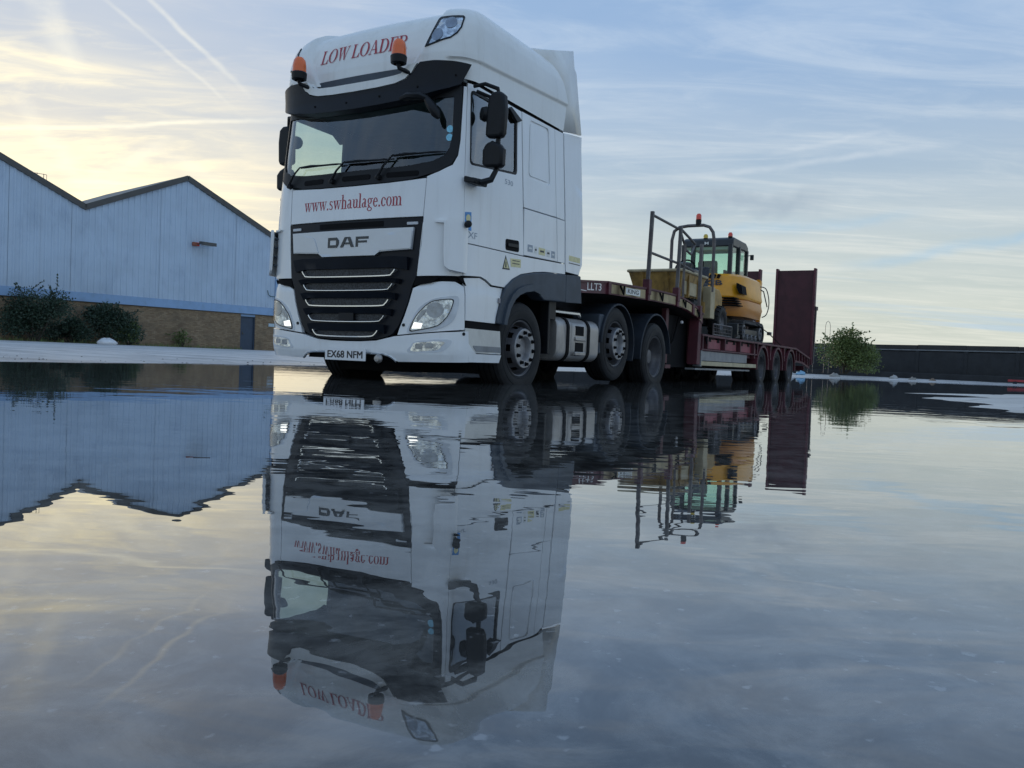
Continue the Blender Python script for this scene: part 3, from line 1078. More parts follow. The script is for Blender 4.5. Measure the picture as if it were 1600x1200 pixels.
def bush(name, loc, rx, ry, h, nleaf, leafm, label, seed, leaf=.10, group=None, shoots=14, base=.05):
    rnd = random.Random(seed)
    root = empty(name, loc)
    root.location = Vector(loc)
    tag(root, label, 'bush', group)
    o_ = Vector(loc)
    stems, lv = MB(), MB()
    lobes = []
    for k in range(11):
        a = rnd.uniform(0, 2 * math.pi)
        q = rnd.uniform(.15, .78)
        zc = h * rnd.uniform(.22, .80)
        shr = 1 - .55 * (zc / h)
        lobes.append((Vector((math.cos(a) * rx * q * shr, math.sin(a) * ry * q * shr, zc)), rnd.uniform(.28, .50) * min(rx, h * .8)))
    lobes.append((Vector((0, 0, h * .55)), .5 * min(rx, h)))
    for c, rad in lobes:
        mid = c * .5 + Vector((rnd.uniform(-.1, .1), rnd.uniform(-.1, .1), 0))
        stems.tube([o_ + Vector((c.x * .15, c.y * .15, -.05)), o_ + mid, o_ + c], [.035, .022, .01], 5)

    def leaf_at(p, sz, dirn):
        d = (dirn + Vector((rnd.gauss(0, .6), rnd.gauss(0, .6), rnd.gauss(0, .5)))).normalized()
        s = d.cross(Vector((rnd.gauss(0, 1), rnd.gauss(0, 1), rnd.gauss(0, 1)))).normalized()
        n_ = s.cross(d)
        w_ = sz * rnd.uniform(.28, .42)
        q = o_ + p
        lv.add([q, q + d * sz * .45 + s * w_ + n_ * sz * .08, q + d * sz, q + d * sz * .45 - s * w_ + n_ * sz * .08], [(0, 1, 2, 3)])
    for k in range(nleaf):
        c, rad = lobes[rnd.randrange(len(lobes))]
        v = Vector((rnd.gauss(0, 1), rnd.gauss(0, 1), rnd.gauss(0, 1))).normalized()
        p = c + Vector((v.x, v.y, v.z * .85)) * rad * (rnd.random() ** .45) * rnd.uniform(.8, 1.12)
        if p.z < base:
            p.z = base + rnd.random() * .15
        leaf_at(p, leaf * rnd.uniform(.6, 1.3), v)
    for k in range(shoots):
        c, rad = lobes[rnd.randrange(len(lobes))]
        v = Vector((rnd.gauss(0, .6), rnd.gauss(0, .6), rnd.uniform(.3, 1.1))).normalized()
        p0 = c + v * rad * .7
        L = rad * rnd.uniform(.5, 1.0)
        bend = Vector((rnd.gauss(0, .25), rnd.gauss(0, .25), -.1))
        pts = [p0 + v * L * t_ + bend * L * t_ * t_ for t_ in (0, .35, .7, 1)]
        stems.tube([o_ + p for p in pts], [.010, .008, .006, .004], 4)
        for j in range(int(14 * L / .5) + 6):
            t_ = rnd.random()
            i = min(2, int(t_ * 3))
            p = pts[i].lerp(pts[i + 1], t_ * 3 - i)
            leaf_at(p, leaf * rnd.uniform(.7, 1.2), v)
    tag(stems.build('stem', BARK, root), None, None, None, 'stuff')
    f = lv.build('foliage', leafm, root, smooth=False)
    tag(f, None, None, None, 'stuff')
    return root


def fac_pt(x, y, z):
    d = Vector((.65666148, .75418546, 0))
    n_ = Vector((-.75418546, .65666148, 0))
    return Vector((-25.9, 42.0, 0)) + d * x + n_ * y + Vector((0, 0, z))


bush('bush', fac_pt(1.15, -1.3, .2), 2.1, 1.3, 2.75, 9500, LEAF_D, 'tall dark bush at the far end of the brick wall, with long shoots', 11, .105, 'dark bushes against the warehouse', 26)
bush('bush', fac_pt(4.75, -1.2, .2), 1.95, 1.1, 2.55, 8500, LEAF_D, 'dark bush nearer the blue door, behind the white plastic bag', 12, .105, 'dark bushes against the warehouse', 24)
bush('bush', fac_pt(3.0, -1.1, .2), 1.6, .9, 1.35, 4500, LEAF_D, 'low dark scrub filling the gap between the two tall bushes', 13, .10, 'dark bushes against the warehouse', 10)
bush('bush', fac_pt(5.6, -2.0, .2), .75, .5, 1.25, 1500, LEAF_M, 'small lighter green sapling growing out of the front of the dark bushes', 14, .12, None, 12)
bush('weed_clump', fac_pt(9.3, -.4, .2), .8, .3, 1.0, 360, LEAF_M, 'thin straggly weeds climbing the open brick wall under the gable', 15, .10, None, 10)
bush('bush', (-26.6, 39.6, .18), 1.2, .8, 1.3, 1900, mat('dry_scrub', (.09, .075, .06), .8, 0, .3, 6), 'dry brown scrub at the left edge beside the tall dark bush', 16, .12, None, 12)
rw = random.Random(5)
wv = MB()
for k in range(900):
    x = rw.uniform(-1, 13.2)
    p = fac_pt(x, -rw.uniform(.1, 2.3) * (1 if x < 8.5 else .35), .16)
    a = rw.uniform(0, 6.28)
    hgt_ = rw.uniform(.08, .30)
    q = Vector((math.cos(a), math.sin(a), 0))
    wv.add([p - q * .02, p + q * .02, p + q * rw.uniform(-.08, .08) + Vector((0, 0, hgt_))], [(0, 1, 2)])
tag(wv.build('weeds', LEAF_M, None, smooth=False), 'fringe of short weeds along the foot of the warehouse wall', None, None, 'stuff')

# white plastic bag
pb = MB()
rb = random.Random(3)
prof = [(0, .36), (.08, .40), (.17, .36), (.25, .25), (.30, .10), (.31, .0)]
pb.lathe([(z, r) for z, r in prof], (0, 0, 0), (0, 0, 1), 18)
pb.v = [(x * 1.25 * (1 + .12 * math.sin(5 * math.atan2(y, x))), y * (1 + .1 * math.sin(4 * x * 9)), z * (1 + .18 * math.sin(7 * math.atan2(y, x) + z * 9))) for x, y, z in pb.v]
bag = pb.build('plastic_bag', mat('white_plastic', (.75, .77, .80), .35, 0, .05, 6), None, ang=80)
bag.location = fac_pt(4.15, -2.6, .19)
tag(bag, 'crumpled white plastic bag lying on the yard before the dark bushes', 'bag')

# ------------------------------------------------------------------ boundary wall at the right
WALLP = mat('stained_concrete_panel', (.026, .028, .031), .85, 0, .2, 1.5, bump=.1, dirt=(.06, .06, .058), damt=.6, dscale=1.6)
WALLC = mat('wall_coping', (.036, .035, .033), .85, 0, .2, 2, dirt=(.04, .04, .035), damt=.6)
WALLR = mat('wall_rail_pale', (.15, .16, .17), .6, 0, .15, 3)
A_, B_ = Vector((-44.0, 108.05, 0)), Vector((62.0, 10.0, 0))
wd = (B_ - A_).normalized()
wroot = empty('boundary_wall', (0, 0, 0))
wroot.location = A_
wroot.rotation_euler = (0, 0, math.atan2(wd.y, wd.x))
tag(wroot, 'long low dark concrete panel wall closing the yard behind the trailer', 'wall')
rw = random.Random(21)
x = 0.0
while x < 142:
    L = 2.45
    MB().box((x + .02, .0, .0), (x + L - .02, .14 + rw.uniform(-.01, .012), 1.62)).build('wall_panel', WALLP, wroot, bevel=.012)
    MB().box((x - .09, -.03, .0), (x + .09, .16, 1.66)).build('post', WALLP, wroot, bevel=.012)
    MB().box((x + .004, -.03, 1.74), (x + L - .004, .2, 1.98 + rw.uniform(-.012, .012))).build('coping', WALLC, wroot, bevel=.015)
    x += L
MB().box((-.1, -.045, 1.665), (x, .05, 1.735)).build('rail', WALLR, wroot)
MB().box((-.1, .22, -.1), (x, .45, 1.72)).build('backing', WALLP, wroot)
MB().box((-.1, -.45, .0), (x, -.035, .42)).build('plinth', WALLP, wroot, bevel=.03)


def wall_pt(x, y, z):
    n_ = Vector((-wd.y, wd.x, 0))
    return A_ + wd * x + n_ * y + Vector((0, 0, z))


bush('bush', (16.9, 42.6, .27), 2.25, 1.3, 2.3, 10000, LEAF_M, 'rounded green bush in front of the dark concrete wall behind the trailer', 31, .105, None, 40)
rw = random.Random(9)
for k in range(2):
    hx = 15.9 + .85 * k
    o_ = MB().tube([(hx, 44.9, .2), (hx, 44.9, 2.75), (hx + .04, 44.9, 2.93), (hx + .13, 44.9, 3.02), (hx + .22, 44.9, 2.93), (hx + .26, 44.9, 2.75), (hx + .26, 44.9, .2)], .013, 6).build('grab_rail', mat('galvanised_tube', (.16, .16, .16), .5, .4) if k == 0 else MATS['galvanised_tube'])
    tag(o_, ('bent grab rail loop above the bush, the one closer to the trailer ramp', 'bent grab rail loop above the bush, the one farther from the trailer ramp')[k], 'grab rail', 'grab rails above the far wall')
dbm = [mat('debris_pale', (.28, .27, .25), .7), mat('debris_blue', (.22, .40, .55), .6), mat('debris_white', (.40, .40, .39), .6), mat('debris_brown', (.20, .15, .11), .8)]
spots = [((18.95, 41.4), .19, 2, 'flattened white sheeting slumped at the side of the green bush'), ((19.7, 41.0), .16, 0, 'scrap of pale board past the white sheeting by the wall'), ((20.6, 40.8), .13, 3, 'brown lump of rubbish farthest along the foot of the wall'),
         ((14.15, 40.9), .22, 1, 'crumpled blue and white rag on the shore beside the trailer tail'), ((13.5, 40.4), .16, 2, 'pale paper scrap on the shore just behind the trailer tail'), ((15.6, 40.3), .19, 0, 'grey stone lump in front of the green bush')]
for (x, y), s, mi_, lab in spots:
    m = MB()
    m.lathe([(0, s * .9), (.10 * s / .3, s), (.22 * s / .3, s * .7), (.30 * s / .3, s * .25), (.31 * s / .3, 0)], (0, 0, 0), (0, 0, 1), 9)
    m.v = [(px * rw.uniform(.7, 1.3) * 1.2, py * rw.uniform(.7, 1.3), pz * rw.uniform(.7, 1.25)) for px, py, pz in m.v]
    d_ = m.build('litter', dbm[mi_], None, ang=10)
    d_.location = (x, y, ground_h(x, y) - .03)
    tag(d_, lab, 'litter')
bar = empty('plastic_barrier', (0, 0, 0))
bar.location = (25.9, 40.4, ground_h(25.9, 40.4))
bar.rotation_euler = (0, 0, R(-28))
tag(bar, 'red plank barrier lying low along the foot of the wall', 'barrier')
MB().box((-1.6, -.03, .10), (3.2, .03, .21)).build('plank', mat('barrier_red', (.36, .035, .04), .5), bar, bevel=.01)
for bx in (-1.3, .8, 2.9):
    MB().prism([(-.2, 0), (.2, 0), (.1, .12), (-.1, .12)], 0, bx - .08, bx + .08).build('foot', PLAST, bar)


# ------------------------------------------------------------------ truck: the cab as a surface (s round the plan, w height)
def lerp_tab(tab, x):
    if x <= tab[0][0]:
        return tab[0][1]
    for (a, b), (c, d) in zip(tab, tab[1:]):
        if x <= c:
            return b + (d - b) * (x - a) / (c - a)
    return tab[-1][1]


VF = [(.26, .07), (.32, .03), (.40, .005), (.55, 0), (1.1, .0), (1.25, .0), (1.7, .005), (2.06, .02), (2.2, .035), (2.95, .11), (3.1, .11), (3.2, .10), (3.3, .10), (3.4, .115), (3.5, .14), (3.6, .175), (3.7, .23), (3.76, .29), (3.82, .4), (3.86, .56), (3.89, .8), (3.92, 1.2), (3.945, 1.6), (3.965, 2.0)]
HW = [(.26, 1.19), (.32, 1.225), (.45, 1.245), (1.12, 1.25), (2.0, 1.237), (3.0, 1.20), (3.2, 1.205), (3.3, 1.205), (3.4, 1.203), (3.5, 1.195), (3.6, 1.18), (3.7, 1.145), (3.76, 1.105), (3.82, 1.04), (3.86, .97), (3.89, .89), (3.92, .79), (3.945, .67), (3.965, .52)]
UA, VB = .93, .05
BZ = ((UA, VB), (1.12, VB + .0205), (1.245, .17), (1.245, .36))


def _bz(t):
    a, b, c, d = (1 - t) ** 3, 3 * t * (1 - t) ** 2, 3 * t * t * (1 - t), t ** 3
    return (a * BZ[0][0] + b * BZ[1][0] + c * BZ[2][0] + d * BZ[3][0], a * BZ[0][1] + b * BZ[1][1] + c * BZ[2][1] + d * BZ[3][1])


_L, _q0 = [0], _bz(0)
for _i in range(1, 41):
    _q = _bz(_i / 40)
    _L.append(_L[-1] + math.hypot(_q[0] - _q0[0], _q[1] - _q0[1]))
    _q0 = _q
S1 = UA + _L[-1]
V0 = S1 - .36                                   # on the flank v = s - V0


def plan(s):
    a, g_ = abs(s), (1 if s >= 0 else -1)
    if a <= UA:
        u, v = a, VB * (a / UA) ** 2
    elif a < S1:
        d = a - UA
        for i in range(40):
            if d <= _L[i + 1]:
                break
        u, v = _bz((i + (d - _L[i]) / (_L[i + 1] - _L[i])) / 40)
    else:
        u, v = 1.245, .36 + a - S1
    return g_ * u, v


def cab0(s, w):
    u, v = plan(s)
    return (u * lerp_tab(HW, w) / 1.245, v + lerp_tab(VF, w) * max(0, 1 - v / 2.3), w)


def cab(s, w, off=0.0):
    p = cab0(s, w)
    if off == 0:
        return p
    h = .004
    a, b, c, d = cab0(s + h, w), cab0(s - h, w), cab0(s, w + h), cab0(s, w - h)
    n_ = Vector([a[i] - b[i] for i in range(3)]).cross(Vector([c[i] - d[i] for i in range(3)])).normalized()
    return (p[0] + n_.x * off, p[1] + n_.y * off, p[2] + n_.z * off)


SL = sorted(set([round(k * .1, 3) for k in range(-9, 10)] + [g_ * (UA + (S1 - UA) * i / 14) for i in range(15) for g_ in (1, -1)] + [g_ * (S1 + .3 * i) for i in range(12) for g_ in (1, -1)]))
WL = [.26, .29, .32, .36, .40, .45] + [round(.55 + .11 * i, 3) for i in range(40)]
_patch = patch


def patch(name, polys, m, parent, **kw):
    """concave outlines are triangulated first so that the grid cut stays clean"""
    from mathutils.geometry import tessellate_polygon
    out = []
    for p in polys:
        if len(p) <= 4:
            out.append(p)
            continue
        for tri in tessellate_polygon([[Vector((a[0], a[1], 0)) for a in p]]):
            out.append([p[i] for i in tri])
    return _patch(name, out, m, parent, **kw)


TRK = Matrix.Translation((-1.69496, 8.4260, -.11647)) @ Matrix.Rotation(-R(30.3373), 4, 'Z')


def vroot(name, v, label, cat, u=0.0, w=0.0, group=None):
    """root of a thing standing on the truck's axis; children are modelled in truck coordinates"""
    r_ = empty(name, (u, v, w))
    r_.matrix_world = TRK @ Matrix.Translation((u, v, w))
    return tag(r_, label, cat, group)


truck = vroot('tractor_unit', 0.0, 'white high roofed tractor unit standing in the puddle, red lettering and two amber beacons', 'truck')


def both(name, polys, m, parent, **kw):
    """the same panel on both flanks"""
    a = patch(name, polys, m, parent, **kw)
    b = patch(name, [mir(p) for p in polys], m, parent, **kw)
    return a, b


def sst(x, a, b):
    t_ = max(0, min(1, (x - a) / (b - a)))
    return t_ * t_ * (3 - 2 * t_)


# --- dark lining behind the panels, and the inside of the cab
patch('cab_shell', [[(-1.40, 1.10), (1.40, 1.10), (1.40, 2.09), (.75, 2.08), (0, 2.05), (-.75, 2.08), (-1.40, 2.09)]], DARK, truck, off=-.028, th=.02, bevel=0)
both('cab_lining', [[(1.30, 1.10), (1.95, 1.10), (2.1, 1.25), (3.38, 1.44), (3.38, 2.24), (1.30, 2.20)], [(2.20, 2.24), (3.38, 2.24), (3.36, 3.10), (2.17, 3.10)], [(1.20, 2.95), (2.17, 2.95), (2.17, 3.10), (1.20, 3.10)]], DARK, truck, off=-.03, th=.02, bevel=0)
m = MB()
m.box((-1.15, 2.20, 1.15), (1.15, 2.26, 3.10)).box((-1.17, .30, 1.14), (1.17, 2.20, 1.20)).box((-1.14, .26, 3.03), (1.14, 2.25, 3.09))
m.build('cab_interior', INTER, truck)
MB().prism([(.16, 1.95), (.18, 2.17), (.34, 2.24), (.62, 2.16), (.66, 1.75), (.40, 1.70)], 0, -1.12, 1.12).build('dashboard', INTER, truck, bevel=.02)
for u0 in (-.62, .62):
    st = MB().box((u0 - .26, .95, 1.72), (u0 + .26, 1.42, 1.86)).build('seat', SEATM, truck, bevel=.04)
    MB().prism([(1.34, 1.84), (1.46, 2.52), (1.56, 2.52), (1.50, 1.84)], 0, u0 - .25, u0 + .25).build('seat_back', SEATM, st, bevel=.04)
    MB().prism([(1.44, 2.55), (1.46, 2.74), (1.54, 2.74), (1.54, 2.55)], 0, u0 - .14, u0 + .14).build('headrest', SEATM, st, bevel=.03)
    MB().box((u0 - .15, 1.0, 1.20), (u0 + .15, 1.35, 1.72)).build('pedestal', INTER, st)
m = MB()
ax = Vector((0, -.75, .65)).normalized()
pts = []
e1, e2 = Vector((1, 0, 0)), ax.cross(Vector((1, 0, 0)))
cs_ = Vector((-.62, .78, 2.02))
ringp = [cs_ + (e1 * math.cos(2 * math.pi * k / 24) + e2 * math.sin(2 * math.pi * k / 24)) * .225 for k in range(25)]
m.tube(ringp, .016, 6, caps=False)
m.tube([cs_, cs_ - ax * -.0 + Vector((0, -.18, -.16))], .035, 8).tube([cs_ - e1 * .22, cs_ + e1 * .22], .018, 6)
m.build('steering_wheel', INTER, truck)

# --- front of the cab
HOOD = [(-.872, 1.718), (.872, 1.718), (.888, 2.088), (.70, 2.076), (.45, 2.064), (0, 2.058), (-.45, 2.064), (-.70, 2.076), (-.888, 2.088)]
hood = patch('bonnet_panel', [HOOD], WHITE, truck, th=.03)
serif_text('web_lettering', 'www.swhaulage.com', RED, hood, lambda x, y, l: cab(-.672 + x, 1.835 + y, .0012 + l), 1.30, .145, bold=.006)
corner = [(.828, 1.147), (1.05, 1.150), (1.25, 1.156), (1.298, 1.166), (1.288, 1.76), (1.262, 2.50), (1.247, 2.985), (1.213, 2.985), (1.212, 2.46), (1.198, 2.31), (1.15, 2.212), (1.02, 2.145), (.896, 2.102), (.880, 1.716)]
both('corner_panel', [corner], WHITE, truck, th=.03)
# air guides at the corners
vane = [(1.115, 1.24), (1.15, 1.205), (1.22, 1.19), (1.31, 1.185), (1.335, 1.20), (1.335, 1.63), (1.31, 1.665), (1.13, 1.675), (1.105, 1.655), (1.108, 1.35)]
for sg in (1, -1):
    vv = vane if sg > 0 else mir(vane)
    gd = patch('air_guide', [vv], WHITE, truck, off=lambda s, w: .075 * min(1, max(0, (1.36 - abs(s)) / .13)) + .002, th=.022, bevel=.006)
    hood_lip = [(1.01, 1.672), (1.13, 1.676), (1.13, 1.648), (1.02, 1.655)]
    patch('guide_lip', [hood_lip if sg > 0 else mir(hood_lip)], WHITE, gd, off=.03, th=.03, bevel=.004)
    for k in range(4):
        w_ = 1.29 + .095 * k
        sl_ = [(1.125, w_), (1.30, w_ + .012), (1.30, w_ + .03), (1.125, w_ + .018)]
        patch('slat', [sl_ if sg > 0 else mir(sl_)], GREYPL, gd, off=.035, th=.035, bevel=0)
    c_ = cab(sg * 1.296, 1.648, .06)
    MB().lathe([(-.05, .028), (.0, .034), (.03, .034), (.045, .026), (.05, 0)], c_, (sg * .8, -.6, 0), 14).build('side_camera_cap', PLAST, truck)

# windscreen
WO = [(0, 2.066), (.45, 2.071), (.72, 2.084), (1.0, 2.142), (1.135, 2.215), (1.186, 2.31), (1.200, 2.46), (1.198, 2.985), (.9, 2.985), (.45, 2.985), (0, 2.985)]
WI = [(0, 2.215), (.45, 2.215), (.70, 2.222), (.95, 2.25), (1.06, 2.30), (1.105, 2.37), (1.128, 2.50), (1.120, 2.875), (.9, 2.86), (.45, 2.83), (0, 2.822)]
pol = [[WO[i], WO[i + 1], WI[i + 1], WI[i]] for i in range(10)]
ws = patch('windscreen_surround', pol + [mir(p) for p in pol], PLAST, truck, off=.004, th=.03, bevel=0)
WG = WI + [(-s, w) for s, w in reversed(WI[1:-1])]
grow = [(s * 1.015, w + (.012 if w > 2.6 else -.012)) for s, w in WG]
wg = patch('windscreen', [grow], WSGLASS, truck, off=-.008, th=0, bevel=0)
for w_ in (2.560, 2.478):
    c_ = [(1.100 + .034 * math.cos(a), w_ + .036 * math.sin(a)) for a in [2 * math.pi * k / 14 for k in range(14)]]
    patch('screen_sticker', [c_], STCYAN, wg, off=-.002, th=.002, bevel=0)
# cowl vents in the black band
for a, b_ in ((-.70, -.42), (-.15, .22), (.42, .80)):
    patch('cowl_vent', [rr(a, 2.115, b_, 2.165, .02)], DARK, ws, off=.009, th=.006, bevel=.003)
# wipers
for (s0, w0), (s1, w1), (s2, w2) in (((-.923, 2.125), (-.77, 2.306), (-.14, 2.296)), ((-.28, 2.125), (-.118, 2.303), (.515, 2.290)), ((.329, 2.122), (.496, 2.321), (1.08, 2.328))):
    m = MB()
    m.lathe([(-.02, .030), (.02, .026), (.03, 0)], cab(s0, w0, .02), (0, -1, 0), 12)
    m.tube([cab(s0, w0, .035), cab(s0 + (s1 - s0) * .5, w0 + (w1 - w0) * .55, .05), cab(s1, w1, .04)], [.016, .011, .008], 6)
    wp = m.build('wiper', PLAST, truck)
    n_ = 7
    p_ = [cab(s1 + (s2 - s1) * k / n_, w1 + (w2 - w1) * k / n_ + .015 * math.sin(math.pi * k / n_) * 0, .022 + .008 * math.sin(math.pi * k / n_)) for k in range(n_ + 1)]
    MB().tube(p_, [.006] + [.010] * (n_ - 1) + [.005], 6).build('blade', PLAST, wp)
    MB().tube([cab(s1, w1, .04), cab(s1 + (s2 - s1) * .30, w1 + (w2 - w1) * .30, .05), cab(s1 + (s2 - s1) * .52, w1 + (w2 - w1) * .52, .035)], [.008, .012, .008], 6).build('arm_tip', PLAST, wp)

# sun visor and the pale lip under the roof sign
CUT = [(0, 2.990), (.30, 2.995), (.52, 3.010), (.64, 3.042), (.71, 3.10), (.76, 3.165), (.80, 3.198)]
VIS = [(0, 2.812), (.3, 2.818), (.6, 2.835), (.9, 2.877), (1.08, 2.93), (1.175, 2.982), (1.258, 3.182), (1.12, 3.196), (.95, 3.200), (.80, 3.198)]
vis = VIS + [(s, w) for s, w in reversed(CUT[:-1])] + [(-s, w) for s, w in CUT[1:]] + [(-s, w) for s, w in reversed(VIS[1:-1])]
sv = patch('sun_visor', [vis], BLUEBLK, truck, off=lambda s, w: .115 - .05 * sst(abs(s), .80, 1.2), th=.11, bevel=.01)
for s_, w_ in ((-.55, 2.90), (-.1, 2.885), (.33, 2.90), (.78, 2.945), (1.13, 3.06)):
    MB().lathe([(0, .013), (.006, .010), (.007, 0)], cab(s_, w_, .115 - .05 * sst(abs(s_), .80, 1.2)), (0, -1, 0), 8).build('bolt', DARK, sv)
LT = [(0, 3.078), (.30, 3.080), (.50, 3.092), (.585, 3.115), (.64, 3.155), (.675, 3.190), (.74, 3.192)]
CB = [(s * .992, w + .007) for s, w in CUT[:6]] + [(.775, 3.192)]
pol = [[CB[i], CB[i + 1], LT[i + 1], LT[i]] for i in range(6)]
patch('visor_lip', pol + [mir(p) for p in pol], ROOFW, truck, off=.125, th=.12, bevel=.012)
patch('sign_gap', [[(-.75, 3.06), (.75, 3.06), (.75, 3.2), (-.75, 3.2)]], GREYPL, truck, off=-.01, th=.02, bevel=0)


# roof moulding
def sst(x, a, b):
    t_ = max(0, min(1, (x - a) / (b - a)))
    return t_ * t_ * (3 - 2 * t_)


def roof_off(s, w):
    a = abs(s)
    sc = lerp_tab([(3.1, .60), (3.2, .645), (3.33, .74), (3.5, .83), (3.75, .95), (4, 1.0)], w)
    pan = -.045 * (1 - sst(a, sc - .035, sc + .015)) * (1 - sst(w, 3.80, 3.90))
    wl_ = 3.245 + .058 * max(0, a - 1.30) + (.0 if a > 1.2 else 0)
    over = .022 * sst(w, wl_ - .012, wl_ + .006) if a > 1.05 else .022
    if a <= 1.05:
        over = .022
    return pan + over


rs = sorted(set([round(-1.0 + .02 * i, 3) for i in range(101)] + [g_ * (1.0 + .03 * i) for i in range(1, 16) for g_ in (1, -1)] + [g_ * (1.45 + .12 * i) for i in range(0, 17) for g_ in (1, -1)]))
rwl = [3.055, 3.08, 3.12, 3.16, 3.2] + [round(3.215 + .012 * i, 4) for i in range(16)] + [round(3.42 + .025 * i, 3) for i in range(13)] + [3.74, 3.755, 3.77, 3.785, 3.80, 3.815, 3.83, 3.845, 3.86, 3.875, 3.89, 3.905, 3.92, 3.933, 3.945, 3.955, 3.965]


def smax(w):
    return lerp_tab([(3.05, 3.31), (3.37, 3.36), (3.6, 3.26), (3.8, 3.05), (3.9, 2.9), (4, 2.8)], w)


m = MB()
vs, fs = [], []
for w in rwl:
    k_ = smax(w) / max(rs)
    for s in rs:
        a = abs(s)
        s2 = s if a <= 1.45 else (1 if s > 0 else -1) * (1.45 + (a - 1.45) * (smax(w) - 1.45) / (max(rs) - 1.45))
        vs.append(cab(s2, w, roof_off(s2, w)))
n_ = len(rs)
for j in range(len(rwl) - 1):
    for i in range(n_ - 1):
        if rwl[j + 1] <= 3.165 and abs(rs[i]) < .80 and abs(rs[i + 1]) < .80:
            continue
        fs.append((j * n_ + i, j * n_ + i + 1, (j + 1) * n_ + i + 1, (j + 1) * n_ + i))
top = [(len(rwl) - 1) * n_ + i for i in range(n_)]
fs.append(tuple(top))
m.add(vs, fs)
roof = m.build('roof', ROOFW, truck, ang=50)
serif_text('roof_lettering', 'LOW LOADER', RED, roof, lambda x, y, l: cab(-.655 + x, 3.405 + y, roof_off(-.655 + x, 3.405 + y) + .006 + l), 1.20, .155, bold=.004)
# roof lamps
for sg in (1, -1):
    LP = [(.79, 3.362), (.905, 3.640), (.93, 3.662), (1.16, 3.668), (1.175, 3.65), (1.155, 3.54), (1.12, 3.475), (1.06, 3.425)]
    ctr = (sum(p[0] for p in LP) / 8, sum(p[1] for p in LP) / 8)
    inn = [(ctr[0] + (p[0] - ctr[0]) * .88, ctr[1] + (p[1] - ctr[1]) * .90) for p in LP]
    q = (lambda p: p) if sg > 0 else (lambda p: mir([(a + .17, b) for a, b in p]))
    rl = patch('roof_lamp', [q(x) for x in ring(LP, inn)], BLUEBLK, roof, off=lambda s, w: .032, th=.03, bevel=.003)
    patch('reflector', [q(inn)], LAMPREF, rl, off=.022, th=0, bevel=0) if False else None
    rf_ = patch('reflector', [q(inn)], LAMPREF, roof, off=.024, th=0, bevel=0)
    for (cs0, cw0, r_) in ((.915, 3.475, .062), (1.045, 3.59, .060)):
        c_ = [(cs0 + r_ * math.cos(a), cw0 + r_ * math.sin(a)) for a in [2 * math.pi * k / 18 for k in range(18)]]
        patch('lamp_bowl', [q(c_)], LAMPBOWL, roof, off=.029, th=.004, bevel=0)
    patch('lamp_lens', [q(inn)], CLEAR, roof, off=.036, th=0, bevel=0)

# beacons on the visor
for u0, w0 in ((-.715, 3.185), (.590, 3.165)):
    c_ = Vector((u0, -.055, w0))
    bc = MB().lathe([(0, .05), (.012, .076), (.075, .081), (.085, .074)], c_, (0, 0, 1), 20).build('beacon', PLAST, truck)
    MB().lathe([(.083, .073), (.15, .071), (.205, .062), (.235, .040), (.242, 0)], c_, (0, 0, 1), 20).build('amber_lens', AMBER, bc)
    dv = Vector((.11 if u0 < 0 else .10, .10, -.075))
    MB().tube([c_ + Vector((0, 0, .01)), c_ + Vector((0, .01, -.03)), c_ + dv], [.026, .020, .022], 8).build('bracket', PLAST, bc)

# kerb mirror hanging in front of the windscreen
m = MB().tube([cab(.60, 2.855, .10), cab(.72, 2.85, .15), cab(.86, 2.83, .16), cab(.93, 2.80, .14)], [.035, .055, .055, .035], 10, flat=.7)
km = m.build('kerb_mirror', PLAST, truck)
MB().tube([cab(.90, 2.82, .14), cab(.955, 2.74, .14), cab(1.00, 2.66, .12), cab(1.02, 2.62, .11)], [.035, .055, .055, .025], 10, flat=.8).build('mirror_head', PLAST, km)

# --- grille
GR = [(0, .512), (.20, .515), (.38, .527), (.50, .552), (.575, .585), (.64, .66), (.69, .77), (.74, .90), (.772, 1.03), (.818, 1.142), (.868, 1.45), (.882, 1.708)]
gpoly = GR + [(-s, w) for s, w in reversed(GR[1:])]
gr = patch('grille', [gpoly], BLUEBLK, truck, off=.0, th=.05, bevel=.008)
DB = [(-.80, 1.612), (.79, 1.612), (.768, 1.402), (.40, 1.385), (.345, 1.350), (-.345, 1.350), (-.40, 1.385), (-.775, 1.402)]
bp = patch('badge_panel', [DB], SILVER, gr, off=.030, th=.04, bevel=.006)
for sg in (1, -1):
    wing = [(.395, 1.395), (.765, 1.410), (.778, 1.580), (.72, 1.597), (.49, 1.558), (.455, 1.53)]
    patch('badge_wing', [wing if sg > 0 else mir(wing)], SILVER, gr, off=.037, th=.012, bevel=.005)
    ml = rr(.70, 1.642, .825, 1.668, .008)
    patch('marker_lamp', [ml if sg > 0 else mir(ml)], CLEAR if False else mat('marker_lens', (.55, .57, .6), .2) if sg > 0 else MATS['marker_lens'], gr, off=.008, th=.01, bevel=.002)
patch('intake_slot', [rr(-.42, 1.636, .42, 1.690, .01)], DARK, gr, off=.004, th=.006, bevel=0)
# block letters of the maker's badge
DAFL = {
    'D': [[(0, 0), (.10, 0), (.10, .30), (0, .30)]],
}
LH = .102
polys = []
